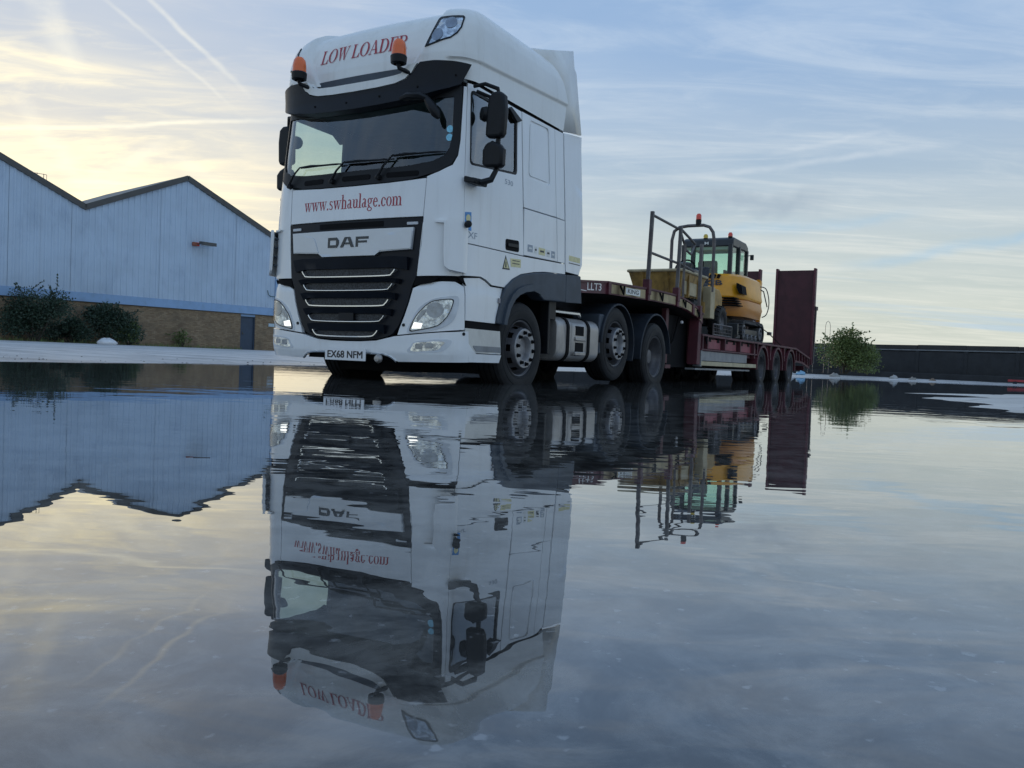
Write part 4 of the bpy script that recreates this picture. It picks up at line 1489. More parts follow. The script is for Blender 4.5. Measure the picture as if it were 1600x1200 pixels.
# D (left x 0), A, F in a wide heavy cut
polys += [[(0, 0), (.03, 0), (.03, LH), (0, LH)], [(.03, 0), (.125, 0), (.135, .012), (.145, .026), (.03, .026)], [(.03, LH - .026), (.145, LH - .026), (.135, LH - .012), (.125, LH), (.03, LH)], [(.118, .0262), (.1455, .0262), (.152, .045), (.152, LH - .045), (.1455, LH - .0262), (.118, LH - .0262)]]
polys += [[(.172, 0), (.208, 0), (.262, LH), (.232, LH)], [(.262, LH), (.2325, LH), (.2700, .052), (.302, .0262)][::-1] if False else [(.2625, LH), (.300, LH), (.352, 0), (.316, 0)], [(.2345, .030), (.302, .030), (.293, .048), (.244, .048)]]
polys += [[(.372, 0), (.404, 0), (.404, LH), (.372, LH)], [(.4045, LH - .026), (.535, LH - .026), (.535, LH), (.4045, LH)], [(.4045, .040), (.515, .040), (.515, .062), (.4045, .062)]]
m = MB()
for i, p in enumerate(polys):
    m.add([cab(-.268 + x, 1.440 + y, .0312 + .0001 * i) for x, y in p], [tuple(range(len(p)))])
bl_ = m.build('badge_letters', LETTER, bp, smooth=False)
so = bl_.modifiers.new('depth', 'SOLIDIFY')
so.thickness = .006
so.offset = 1
MESHM = mat('grille_mesh', (.034, .037, .042), .45, .4, .85, 60)
SLOT = [(1.150, .60), (1.012, .575), (.856, .535), (.700, .49), (.552, .42)]
for i, (wb, hw_) in enumerate(SLOT):
    hm = .074 if i < 4 else .048
    mp = [(-hw_ - .02, wb + .055), (-hw_ + .06, wb + .005), (0, wb), (hw_ - .06, wb + .005), (hw_ + .02, wb + .055), (hw_ - .02, wb + hm), (-hw_ + .02, wb + hm)]
    patch('mesh', [mp], MESHM, gr, off=.006, th=.01, bevel=0)
    ln = smooth_poly([(-hw_ - .005, wb + .058), (-hw_ + .03, wb + .018), (-hw_ + .10, wb - .002), (0, wb - .008), (hw_ - .10, wb - .002), (hw_ - .03, wb + .018), (hw_ + .005, wb + .058)], 4, False)
    patch('chrome_trim', band_poly(ln, .0105), CHROME, gr, off=.052, th=.03, bevel=.003)
    # hooded bar over the slot
    t0 = wb + hm
    t1 = (SLOT[i - 1][0] - .024) if i else 1.335
    e = hw_ + (.07 if i else .13)
    bar_ = [(-e, t0 - .02), (-hw_ + .02, t0 + .004), (0, t0), (hw_ - .02, t0 + .004), (e, t0 - .02), (e + .015, t1 - .01), (hw_, t1), (0, t1 - .004), (-hw_, t1), (-e - .015, t1 - .01)]
    patch('grille_bar', [bar_], BLUEBLK, gr, off=lambda s, w, a=t0, b=t1: .030 + .030 * (w - a) / (b - a), th=.06, bevel=.008)
patch('radar_cover', [rr(-.075, .705, .115, .782, .01)], PLAST, gr, off=.04, th=.03, bevel=.004)
gapb = [(.795, 1.052), (.99, 1.083), (1.07, 1.135), (.82, 1.135)]
both('side_intake', [gapb], DARK, truck, off=.004, th=.02, bevel=0)
both('wiper_gap', [[(1.235, 1.148), (1.293, 1.15), (1.346, 1.07), (1.335, 1.07)]], DARK, truck, off=.003, th=.01, bevel=0)

# --- lower front: headlamp corners and bumper
HC = [(.79, 1.028), (.893, 1.075), (1.09, 1.098), (1.228, 1.100), (1.325, 1.062), (1.351, .648), (1.11, .622), (.844, .596), (.632, .575), (.655, .64), (.708, .765), (.755, .90)]
FOLD = lambda s, w: -.022 * sst(w, 1.02, 1.10)
hcs = both('headlamp_corner', [HC], WHITE, truck, off=FOLD, th=.04, bevel=.006)
for sg, hp in ((1, hcs[0]), (-1, hcs[1])):
    q = (lambda p: p) if sg > 0 else mir
    BZL = smooth_poly([(.745, .602), (.79, .72), (.86, .83), (.985, .915), (1.13, .952), (1.255, .960), (1.262, .86), (1.225, .74), (1.15, .672), (1.03, .630), (.88, .606)], 3)
    LN = smooth_poly([(.775, .617), (.815, .723), (.876, .803), (.99, .897), (1.10, .925), (1.205, .931), (1.203, .87), (1.178, .80), (1.137, .732), (1.07, .672), (.95, .637), (.86, .622)], 3)
    patch('headlamp_bezel', [q(BZL)], mat('bezel_white', (.66, .69, .72), .35) if sg > 0 else MATS['bezel_white'], hp, off=.006, th=.008, bevel=.002)
    cx_, cy_ = 1.0, .77
    LI = [(cx_ + (s - cx_) * .955, cy_ + (w - cy_) * .945) for s, w in LN]
    hl_ = patch('headlamp', [q(x) for x in ring(LN, LI)], PLAST, truck, off=.014, th=.01, bevel=0)
    patch('reflector', [q(LI)], LAMPREF, hl_, off=.010, th=0, bevel=0)
    c_ = [(1.04 + .085 * math.cos(a), .82 + .075 * math.sin(a)) for a in [2 * math.pi * k / 20 for k in range(20)]]
    patch('main_beam_bowl', [q(c_)], LAMPBOWL, hl_, off=.0135, th=.003, bevel=0)
    patch('dark_step', [q([(.86, .70), (.93, .78), (.98, .84), (.90, .81), (.85, .74)])], LAMPBOWL, hl_, off=.0135, th=.003, bevel=0)
    patch('daytime_lamp', [q([(.80, .640), (.90, .643), (.915, .69), (.825, .70)])], lit('daytime_lamp_lit', (1.0, .95, .82), 1.0) if sg > 0 else MATS['daytime_lamp_lit'], hl_, off=.014, th=.004, bevel=.002)
    patch('lens', [q(LI)], CLEAR, hl_, off=.026, th=0, bevel=0)
# bumper
BT = [(0, .497), (.20, .500), (.39, .512), (.51, .538), (.60, .558), (.85, .584), (1.11, .610), (1.395, .634)]
BBm = [(1.425, .335), (1.05, .326), (.645, .318), (.60, .350), (.545, .380), (.47, .394), (.33, .398), (0, .398)]
bpol = BT + BBm + [(-s, w) for s, w in reversed(BBm[:-1])] + [(-s, w) for s, w in reversed(BT[1:])]
bum = patch('bumper', [bpol], WHITE, truck, off=lambda s, w: .012, th=.07, bevel=.01)
chl = smooth_poly([(.628, .318), (.585, .350), (.535, .372), (.46, .384), (.33, .388), (0, .388), (-.33, .388), (-.46, .384), (-.535, .372), (-.585, .350), (-.628, .318)], 3, False)
patch('bumper_trim', band_poly(chl, .017), CHROME, bum, off=.02, th=.03, bevel=.003)
chl = smooth_poly([(.615, .312), (.573, .340), (.525, .357), (.45, .367), (.33, .370), (0, .370), (-.33, .370), (-.45, .367), (-.525, .357), (-.573, .340), (-.615, .312)], 3, False)
patch('bumper_recess', [[(-.6, .305), (.6, .305), (.55, .36), (.45, .372), (-.45, .372), (-.55, .36)]], DARK, truck, off=-.03, th=.02, bevel=0)
patch('tow_cover', [rr(-.225, .415, .255, .485, .01)], WHITE, bum, off=.0155, th=.01, bevel=.004)
for sg in (1, -1):
    q = (lambda p: p) if sg > 0 else mir
    FB = smooth_poly([(.77, .408), (.80, .478), (.86, .520), (1.17, .546), (1.20, .50), (1.14, .440), (1.06, .418)], 3)
    FG = smooth_poly([(.803, .422), (.822, .476), (.86, .505), (1.13, .524), (1.115, .482), (1.076, .445), (.95, .428)], 3)
    patch('fog_bezel', [q(FB)], MATS['bezel_white'], bum, off=.0155, th=.006, bevel=.002)
    patch('fog_lamp', [q(FG)], LAMPREF, bum, off=.0185, th=.006, bevel=.002)
    patch('fog_bowl', [q(rr(.85, .442, .93, .498, .02))], LAMPBOWL, bum, off=.0215, th=.003, bevel=0)
    patch('fog_bowl', [q(rr(.96, .452, 1.04, .505, .02))], LAMPBOWL, bum, off=.0215, th=.003, bevel=0)
    MB().lathe([(0, .017), (.01, .014), (.011, 0)], cab(sg * .70, .672, .0), (0, -1, 0), 10).build('washer_plug', PLAST, hcs[0 if sg > 0 else 1])
    MB().lathe([(0, .018), (.012, .014), (.013, 0)], cab(sg * 1.33, .605, .012), (sg * .75, -.65, 0), 10).build('sensor_plug', PLAST, bum)
m = MB().box((-.232, -.052, .303), (.302, -.040, .424))
pl = m.build('number_plate', PLATEW, truck, bevel=.003)
vs_, fs_ = text_polys('EX68 NFM', 1.0, 0.0)
x0_, x1_ = min(v[0] for v in vs_), max(v[0] for v in vs_)
y0_, y1_ = min(v[1] for v in vs_), max(v[1] for v in vs_)
m = MB()
for k, (dx, dy) in enumerate(((-.003, -.0015), (.003, -.0015), (-.003, .0015), (.003, .0015))):
    m.add([(-.194 + dx + (v[0] - x0_) / (x1_ - x0_) * .458, -.0530 - .0003 * k, .329 + dy + (v[1] - y0_) / (y1_ - y0_) * .070) for v in vs_], fs_)
m.build('plate_lettering', PLATEB, pl, smooth=False)
MB().lathe([(0, .04), (.02, .045), (.05, .03), (.055, 0)], (.45, -.01, .335), (0, -1, 0), 12).build('tow_eye', ALU, truck)

# --- flanks
door_o = [(1.300, 1.482), (2.425, 1.498), (2.282, 3.012), (1.252, 3.022)]
door_i = [(1.330, 2.236), (2.236, 2.322), (2.200, 2.950), (1.288, 2.965)]
win_i = [(1.352, 2.262), (2.206, 2.344), (2.172, 2.925), (1.312, 2.940)]
handle_ = [(2.045, 1.510), (2.322, 1.520), (2.314, 1.640), (2.040, 1.625)]
SIDES = {}
for sg in (1, -1):
    q = (lambda p: p) if sg > 0 else mir
    dn = rquad(door_i, .05, 4)
    # outer outline sampled to match the window's rounded outline
    do = []
    for i in range(4):
        do += [door_o[i]] * 5
    polys = []
    nn = len(dn)
    for i in range(nn):
        a, b_ = do[i], do[(i + 1) % nn]
        quad = [a, b_, dn[(i + 1) % nn], dn[i]] if a != b_ else [a, dn[(i + 1) % nn], dn[i]]
        polys.append(quad)
    d_ = patch('door', [q(p) for p in polys], WHITE, truck, th=.03, bevel=.004)
    SIDES[sg] = d_
    wn = rquad(win_i, .05, 4)
    patch('window_seal', [q(x) for x in ring(dn, wn)], PLAST, d_, off=-.004, th=.03, bevel=0)
    patch('door_window', [q(dn)], SIDEGL, d_, off=-.016, th=0, bevel=0)
    patch('wind_deflector', [q([(2.02, 2.99), (2.26, 2.905), (2.16, 2.86), (1.98, 2.96)])], PLAST, d_, off=.03, th=.035, bevel=.004)
    hd = patch('door_handle', [q(rquad(handle_, .03))], DARK, d_, off=.004, th=.008, bevel=.002)
    patch('grip', [q(rquad([(2.075, 1.552), (2.292, 1.563), (2.290, 1.596), (2.073, 1.584)], .01))], PLAST, hd, off=.018, th=.012, bevel=.004)
    # sleeper panels
    rec_o = [(2.478, 2.350), (3.000, 2.360), (2.938, 2.990), (2.476, 2.976)]
    rec_i = [(2.505, 2.378), (2.968, 2.388), (2.908, 2.962), (2.502, 2.950)]
    so_ = [(2.402, 2.012), (3.158, 2.032), (3.088, 3.026), (2.302, 3.018)]
    ro, ri = rquad(rec_o, .06, 4), rquad(rec_i, .05, 4)
    polys = []
    for i in range(20):
        a, b_ = so_[i // 5], so_[((i + 1) % 20) // 5]
        polys.append([a, b_, ro[(i + 1) % 20], ro[i]] if a != b_ else [a, ro[(i + 1) % 20], ro[i]])
    sp_ = patch('sleeper_panel', [q(p) for p in polys], WHITE, truck, th=.03)
    patch('recessed_panel', [q(ri)], WHITE, sp_, off=-.004, th=.02, bevel=.006)
    patch('recess_groove', [q(x) for x in ring(ro, ri)], WHITE, sp_, off=-.014, th=.01, bevel=0)
    lk = patch('locker_hatch', [q([(2.434, 1.506), (3.212, 1.530), (3.168, 2.022), (2.412, 2.002)])], WHITE, truck, th=.03)
    patch('rear_strip', [q([(3.168, 2.032), (3.372, 2.030), (3.316, 3.032), (3.098, 3.026)])], WHITE, truck, th=.03)
    patch('rear_strip', [q([(3.222, 1.530), (3.398, 1.534), (3.373, 2.021), (3.178, 2.022)])], WHITE, truck, th=.03)
    low = [(1.306, 1.165), (1.59, 1.185), (1.69, 1.165), (1.80, 1.122), (2.045, 1.122), (2.19, 1.222), (2.378, 1.296), (2.67, 1.350), (2.93, 1.382), (3.425, 1.408), (3.405, 1.522), (2.42, 1.488), (1.306, 1.472)]
    lp = patch('lower_side_panel', [q(low)], WHITE, truck, th=.03)
    col_ = [(3.430, 1.436), (3.780, 1.434), (3.800, 1.48), (3.86, 1.56), (3.855, 1.9), (3.785, 3.098), (3.326, 3.036)]
    patch('side_collar', [q(col_)], WHITE, truck, off=.006, th=.035, bevel=.008)
    skirt = [(1.357, .738), (1.895, .738), (1.902, .80), (1.975, 1.010), (2.035, 1.108), (1.80, 1.106), (1.69, 1.150), (1.59, 1.172), (1.33, 1.144), (1.340, 1.075)]
    patch('side_skirt', [q(skirt)], WHITE, truck, off=lambda s, w: -.016 * sst(w, 1.03, 1.06), th=.03)
    patch('step_gap', [q([(1.36, .668), (1.995, .668), (1.99, .734), (1.36, .734)])], DARK, truck, off=-.008, th=.02, bevel=0)
    stp = patch('step_panel', [q([(1.385, .475), (1.46, .475), (1.56, .428), (2.035, .425), (2.000, .664), (1.36, .664)])], STEPM, truck, off=.0, th=.05, bevel=.006)
    patch('tread', [q([(1.50, .488), (1.56, .442), (2.028, .442), (2.022, .500), (1.50, .500)])], GREYRAIL, stp, off=.004, th=.01, bevel=.002)
    patch('bumper_end', [q([(1.432, .336), (2.00, .338), (2.035, .418), (1.555, .420), (1.465, .470), (1.402, .52), (1.410, .45)])], WHITE, truck, off=.012, th=.07, bevel=.01)
    # dark wheel arch
    AO = [(1.90, .738), (1.915, .84), (1.981, 1.014), (2.06, 1.137), (2.193, 1.220), (2.378, 1.290), (2.673, 1.343), (2.933, 1.374)]
    AI = [(2.06, .735), (2.075, .80), (2.126, .913), (2.21, 1.01), (2.30, 1.065), (2.42, 1.105), (2.60, 1.132), (2.76, 1.108)]
    polys = [[AO[i], AI[i], AI[i + 1], AO[i + 1]] for i in range(7)] + [[(2.76, 1.108), (2.888, 1.056), (2.933, 1.374)], [(2.888, 1.056), (3.42, 1.078), (3.42, 1.400), (2.933, 1.374)]]
    ar = patch('wheel_arch', [q(p) for p in polys], GREYPL, truck, off=.022, th=.16, bevel=.012)
    patch('arch_flare', [q([AI[i], AI[i + 1], (AI[i + 1][0] * .62 + AO[i + 1][0] * .38, AI[i + 1][1] * .62 + AO[i + 1][1] * .38), (AI[i][0] * .62 + AO[i][0] * .38, AI[i][1] * .62 + AO[i][1] * .38)]) for i in range(7)], GREYPL, ar, off=.05, th=.05, bevel=.012)
    patch('arch_extension', [q([(3.430, 1.078), (3.855, 1.096), (3.81, 1.418), (3.745, 1.424), (3.430, 1.400)])], GREYPL, truck, off=.016, th=.05, bevel=.012)
    MB().box((sg * 1.252 if sg > 0 else -1.262, .862, .95), (sg * 1.262 if sg > 0 else -1.252, .90, 1.0)).build('arch_marker', mat('marker_grey', (.25, .24, .26), .3) if sg > 0 else MATS['marker_grey'], ar)
    # roof-side collar that stands up behind the roof
    seam = [(1.190, 2.20, 3.05), (1.190, 2.22, 3.37), (1.165, 2.11, 3.62), (1.095, 1.95, 3.80), (1.0, 1.82, 3.88), (.88, 1.72, 3.90)]
    rear = [(1.235, 2.66, 3.105), (1.225, 2.56, 3.50), (1.20, 2.53, 3.80), (1.185, 2.50, 3.86), (1.13, 2.56, 4.09), (.93, 2.50, 4.10)]
    m = MB()
    mid = [tuple(a * .5 + b_ * .5 + (0.016 if k == 0 else 0) for k, (a, b_) in enumerate(zip(p, r_))) for p, r_ in zip(seam, rear)]
    vs = [(sg * p[0], p[1], p[2]) for l_ in (seam, mid, rear) for p in l_]
    fs = [(r_ * 6 + i, r_ * 6 + i + 1, (r_ + 1) * 6 + i + 1, (r_ + 1) * 6 + i) for r_ in range(2) for i in range(5)]
    m.add(vs, fs)
    rc = m.build('roof_collar', ROOFW, truck, ang=30)
    sd = rc.modifiers.new('thick', 'SOLIDIFY')
    sd.thickness = .03
    sd.offset = -1
    # mirrors
    mo = .0 if sg > 0 else .10
    mr = MB().prism([(sg * 1.335, 2.53), (sg * 1.345, 2.50), (sg * 1.51, 2.49), (sg * 1.535, 2.54), (sg * 1.545, 2.75), (sg * 1.53, 2.89), (sg * 1.48, 2.935), (sg * 1.40, 2.93), (sg * 1.355, 2.88), (sg * 1.34, 2.75)], 1, .36 + mo, .46 + mo).build('mirror', PLAST, truck, bevel=.03, seg=3)
    MB().prism([(sg * 1.315, 2.25), (sg * 1.34, 2.215), (sg * 1.51, 2.20), (sg * 1.54, 2.23), (sg * 1.545, 2.38), (sg * 1.50, 2.43), (sg * 1.42, 2.465), (sg * 1.345, 2.44), (sg * 1.315, 2.38)], 1, .35 + mo, .45 + mo).build('wide_mirror', PLAST, mr, bevel=.03, seg=3)
    MB().lathe([(-.02, .0), (-.018, .06), (.02, .075), (.06, .06), (.065, 0)], (sg * 1.315, .43 + mo, 2.74), (-sg * .6, -.8, 0), 16).build('front_mirror', PLAST, mr)
    MB().tube([(sg * 1.225, .31 + mo, 2.985), (sg * 1.34, .33 + mo, 3.0), (sg * 1.43, .42 + mo, 2.97), (sg * 1.44, .43 + mo, 2.90)], [.018, .02, .022, .022], 8).build('mirror_arm', PLAST, mr)
    MB().tube([(sg * 1.225, .36, 2.955), (sg * 1.36, .50, 2.90), (sg * 1.40, .52, 2.86)], [.018, .018, .014], 8).build('mirror_arm', PLAST, mr)
    MB().tube([(sg * 1.25, .30 + mo, 2.085), (sg * 1.36, .30 + mo, 2.055), (sg * 1.43, .36 + mo, 2.09), (sg * 1.45, .42 + mo, 2.20), (sg * 1.45, .43 + mo, 2.55)], [.03, .032, .03, .026, .024], 8).build('mirror_arm', PLAST, mr)
    MB().prism([(sg * 1.22, 2.055), (sg * 1.35, 2.03), (sg * 1.36, 2.075), (sg * 1.24, 2.11), (sg * 1.22, 2.11)], 1, .20 + mo * 1.5, .42 + mo * 1.5).build('mirror_foot', PLAST, mr, bevel=.012)
both('collar_lining', [[(3.30, 1.36), (3.84, 1.36), (3.84, 1.50), (3.30, 1.50)]], DARK, truck, off=-.03, th=.02, bevel=0)
patch('hood_sticker', [rquad([(1.305, 1.605), (1.395, 1.605), (1.385, 1.785), (1.300, 1.775)], .005)], STBLUE, SIDES[1], off=.002, th=.002, bevel=0)
patch('sticker_ring', [[(1.345 + .03 * math.cos(a), 1.72 + .038 * math.sin(a)) for a in [2 * math.pi * k / 16 for k in range(16)]]], STYEL, SIDES[1], off=.0032, th=.001, bevel=0)
lettering('model_lettering', 'XF', STGREY, SIDES[1], lambda x, y: cab(1.345 + x, 1.535 + y, .002), .155, .062, .0)
lettering('power_lettering', '530', STGREY, SIDES[1], lambda x, y: cab(1.985 + x, 2.185 + y, .002), .165, .052, .0)
lsp = [o for o in truck.children if o.name.startswith('lower_side_panel')][0]
patch('warning_triangle', [[(1.993, 1.306), (2.145, 1.312), (2.052, 1.455)]], STDARK, lsp, off=.002, th=.002, bevel=0)
patch('triangle_field', [[(2.018, 1.322), (2.122, 1.326), (2.054, 1.425)]], STYEL, lsp, off=.0032, th=.001, bevel=0)
patch('triangle_mark', [[(2.045, 1.33), (2.07, 1.33), (2.066, 1.39), (2.050, 1.39)]], STDARK, lsp, off=.0046, th=.001, bevel=0)
patch('warning_label', [[(2.165, 1.350), (2.372, 1.362), (2.368, 1.450), (2.150, 1.436)]], STYEL, lsp, off=.002, th=.002, bevel=0)
for w_ in (1.385, 1.415):
    patch('label_print', [[(2.19, w_), (2.34, w_ + .006), (2.34, w_ + .014), (2.19, w_ + .008)]], STDARK, lsp, off=.0036, th=.001, bevel=0)
for s_, wd_, c_ in ((2.51, .11, STGREY), (2.66, .06, STWHITE), (2.76, .15, STYEL), (2.94, .09, STWHITE), (3.06, .09, STGREY)):
    lk1 = [o for o in truck.children if o.name.startswith('locker_hatch')][0]
    st_ = patch('certificate_sticker', [[(s_, 1.555), (s_ + wd_, 1.558), (s_ + wd_, 1.635), (s_, 1.632)]], c_, lk1, off=.002, th=.002, bevel=0)
    patch('sticker_print', [[(s_ + wd_ * .2, 1.585), (s_ + wd_ * .8, 1.587), (s_ + wd_ * .8, 1.607), (s_ + wd_ * .2, 1.605)]], STDARK if c_ != STGREY else STWHITE, st_, off=.0035, th=.001, bevel=0)
sc1 = [o for o in truck.children if o.name.startswith('side_collar')][0]
patch('collar_label', [[(3.50, 1.575), (3.80, 1.578), (3.80, 1.640), (3.50, 1.638)]], STYEL, sc1, off=.008, th=.002, bevel=0)
patch('label_print', [[(3.50, 1.545), (3.80, 1.548), (3.80, 1.558), (3.50, 1.555)]], STDARK, sc1, off=.008, th=.002, bevel=0)
MB().lathe([(-.06, .03), (0, .05), (.03, .05), (.05, .035), (.055, 0)], (1.16, 2.78, 1.78), (.3, 1, 0), 14).build('rear_work_lamp', PLAST, truck)

# --- chassis and running gear
m = MB()
for sg in (1, -1):
    m.box((sg * .43 - .045, .55, .78), (sg * .43 + .045, 6.35, 1.04))
m.build('chassis_frame', DARK, truck)
m = MB().box((-.82, .30, .42), (.82, 2.2, 1.12)).box((-.62, .12, .36), (.62, .32, .80)).box((-.92, .14, .70), (.92, .40, 1.08))
m.box((-.62, .62, .20), (.34, 1.95, .50)).box((-.75, 2.3, .22), (.30, 3.5, .55)).box((-.4, 3.6, .30), (.4, 6.0, .8))
m.build('engine', DARK, truck)
m = MB().box((-1.1, 2.06, .50), (1.1, 2.22, 1.14)).box((-.80, 2.2, .50), (.80, 3.6, .95))
m.build('cab_underside', DARK, truck)
MB().tube([(-1.0, 1.42, .46), (1.0, 1.42, .46)], .08, 8).tube([(-1.0, 5.49, .52), (1.0, 5.49, .52)], .10, 8).tube([(-1.0, 4.02, .66), (1.0, 4.02, .66)], .07, 8).build('axle', DARK, truck)
MB().prism([(-.52, 5.1), (.52, 5.1), (.52, 5.9), (.25, 6.3), (-.25, 6.3), (-.52, 5.9)], 2, 1.08, 1.17).build('fifth_wheel', DARK, truck, bevel=.02)
MB().box((1.02, 2.06, .46), (1.21, 2.11, 1.10)).box((.62, 2.10, .86), (1.2, 2.26, 1.10)).build('mudflap', PLAST, truck, bevel=.008)
MB().box((-1.21, 2.06, .46), (-1.02, 2.11, 1.10)).build('mudflap', PLAST, truck, bevel=.008)

# fuel tank with steps
for sg in (1, -1):
    cs2 = rr(.60, .385, 1.215, .915, .13, 6)
    tk = MB().prism([(sg * u, w) for u, w in cs2], 1, 2.30, 3.46).build('fuel_tank', ALU, truck, bevel=.02)
    cs3 = rr(.59, .375, 1.228, .925, .135, 6)
    for v_ in (2.52, 3.10):
        MB().prism([(sg * u, w) for u, w in cs3], 1, v_, v_ + .07).build('tank_strap', DARK, tk, bevel=.006)
    MB().prism([(sg * u, w) for u, w in rr(.75, .43, 1.236, .885, .10, 6)], 1, 2.66, 3.02).build('step_box', ALU, tk, bevel=.02)
    for w_ in (.50, .70):
        MB().box((min(sg * 1.16, sg * 1.240), 2.72, w_), (max(sg * 1.16, sg * 1.240), 2.96, w_ + .12)).build('step_recess', DARK, tk, bevel=.01)
    for w_ in (.46, .64):
        MB().box((min(sg * 1.18, sg * 1.262), 2.70, w_), (max(sg * 1.18, sg * 1.262), 2.98, w_ + .045)).build('step_bar', ALU, tk, bevel=.008)
    MB().tube([(sg * 1.10, 2.28, .90), (sg * 1.12, 2.34, .975), (sg * 1.12, 3.02, .985), (sg * 1.10, 3.10, .95)], .022, 6).build('handrail', CHROME, tk)


# wheels: modelled once with the axle along +x, then copied
def make_wheel(kind, Rr=.506, W=.30):
    k = Rr / .506
    h = W / 2
    root_ = bpy.data.objects.new('wheel', None)
    COL.objects.link(root_)
    ORG[root_.name] = Vector()
    prof = [(h - .025, .292 * k), (h - .006, .318 * k), (h - .001, .325 * k), (h - .003, .331 * k), (h + .004, .36 * k), (h + .006, .40 * k), (h + .005, .408 * k), (h + .001, .412 * k), (h, .447 * k), (h - .006, .462 * k), (h - .018, .487 * k), (h - .045, .500 * k)]
    tread = []
    g_ = [.092, .034, -.034, -.092]
    for c_ in g_:
        tread += [(c_ * W / .3 + .008, .504 * k), (c_ * W / .3 + .006, .488 * k), (c_ * W / .3 - .006, .488 * k), (c_ * W / .3 - .008, .504 * k)]
    full = prof + tread + [(-a, r) for a, r in reversed(prof)]
    MB().lathe(full, (0, 0, 0), (1, 0, 0), 56).build('tyre', RUBBER, root_, ang=30)
    n = 60
    if kind == 'steer':
        pr_ = [(h - .012, .296 * k), (h - .010, .303 * k), (h - .018, .303 * k), (h - .024, .290 * k), (h - .05, .281 * k), (h - .10, .277 * k), (h - .125, .262 * k), (h - .10, .250 * k), (h - .06, .240 * k), (h - .0, .226 * k), (h + .03, .220 * k), (h + .045, .214 * k)]
        MB().lathe(pr_, (0, 0, 0), (1, 0, 0), n, skip=lambda i, j: i == 8 - 0 and (j % 6) in (0, 1, 2)).build('rim', STEEL, root_, ang=30)
        MB().lathe([(h - .14, .29 * k), (h - .15, .10)], (0, 0, 0), (1, 0, 0), 32).build('brake_drum', DARK, root_)
        m = MB().lathe([(h + .045, .214), (h + .052, .208), (h + .052, .134), (h + .046, .130), (h - .01, .126), (h - .01, 0)], (0, 0, 0), (1, 0, 0), 40)
        hb = m.build('hub', HUBM, root_, ang=30)
        m = MB()
        for j in range(10):
            a = 2 * math.pi * (j + .5) / 10
            c_ = (h + .052, math.cos(a) * .170, math.sin(a) * .170)
            m.lathe([(-.004, .026), (.0005, .026), (.0005, .021), (.006, .019), (.03, .018), (.034, .012), (.034, 0)], c_, (1, 0, 0), 6)
        tag(m.build('wheel_nuts', DARK, root_, ang=30), None, None, None, 'stuff')
    else:
        pr_ = [(h - .012, .296 * k), (h - .010, .303 * k), (h - .018, .303 * k), (h - .026, .289 * k), (h - .07, .280 * k), (h - .11, .276 * k), (h - .14, .258 * k), (h - .19, .252 * k), (h - .225, .240 * k), (h - .255, .215 * k), (h - .26, .14 * k)]
        MB().lathe(pr_, (0, 0, 0), (1, 0, 0), n, skip=lambda i, j: i == 8 and (j % 6) in (0, 1, 2)).build('rim', STEEL, root_, ang=30)
        m = MB().lathe([(h - .26, .14 * k), (h - .17, .135 * k), (h - .10, .10 * k), (h - .09, .06 * k), (h - .09, 0)], (0, 0, 0), (1, 0, 0), 32)
        m.build('hub', STEEL, root_, ang=30)
        MB().lathe([(h - .29, .29 * k), (h - .30, .10)], (0, 0, 0), (1, 0, 0), 32).build('brake_drum', DARK, root_)
    return root_


def copy_part(src, parent, pos, flip, spin=0.0):
    c_ = src.copy()
    COL.objects.link(c_)
    c_.parent = parent
    c_.location = Vector(pos) - ORG[parent.name]
    c_.rotation_euler = (spin, 0, math.pi if flip else 0)
    for ch in src.children:
        d = ch.copy()
        COL.objects.link(d)
        d.parent = c_
    return c_


def drop(src):
    for ch in list(src.children):
        bpy.data.objects.remove(ch)
    bpy.data.objects.remove(src)


steer, drive, small = make_wheel('steer'), make_wheel('drive', .506, .28), make_wheel('drive', .415, .26)
rw = random.Random(4)
for sg in (1, -1):
    copy_part(steer, truck, (sg * 1.075, 1.42, .503), sg < 0, rw.uniform(0, 6))
    copy_part(steer, truck, (sg * 1.065, 4.01, .645), sg < 0, rw.uniform(0, 6))
    copy_part(drive, truck, (sg * 1.085, 5.50, .508), sg < 0, rw.uniform(0, 6))
    copy_part(drive, truck, (sg * .755, 5.50, .508), sg < 0, rw.uniform(0, 6))
    # mudguards
    for v_, w_, r_, a0, a1 in ((4.06, .63, .565, -22, 178), (5.50, .52, .635, 4, 186)):
        out, inn = [], []
        for k in range(25):
            a = R(a0 + (a1 - a0) * k / 24)
            out.append((v_ + r_ * math.cos(a), w_ + r_ * math.sin(a)))
            inn.append((v_ + (r_ - .028) * math.cos(a), w_ + (r_ - .028) * math.sin(a)))
        m = MB()
        for (pa, pb, u0, u1) in ((out, inn, .78, 1.235),):
            for i in range(24):
                q_ = [out[i], out[i + 1], inn[i + 1], inn[i]]
                m.prism(q_, 0, sg * u0, sg * u1)
        m2 = MB()
        n_ = 25
        vs = [(sg * .78, *p) for p in out] + [(sg * 1.235, *p) for p in out] + [(sg * 1.24, *p) for p in inn] + [(sg * .78, *p) for p in inn]
        fs = []
        for r_i in range(4):
            for i in range(n_ - 1):
                j = (r_i + 1) % 4
                fs.append((r_i * n_ + i, r_i * n_ + i + 1, j * n_ + i + 1, j * n_ + i))
        fs += [(0, n_, 2 * n_, 3 * n_), (n_ - 1, 2 * n_ - 1, 3 * n_ - 1, 4 * n_ - 1)]
        m2.add(vs, fs)
        mg_ = m2.build('mudguard', MUDG, truck, ang=40, bevel=.006)
    MB().box((min(sg * .80, sg * 1.2), 3.50, .50), (max(sg * .80, sg * 1.2), 3.66, 1.02)).build('battery_box', GREYPL, truck, bevel=.02)

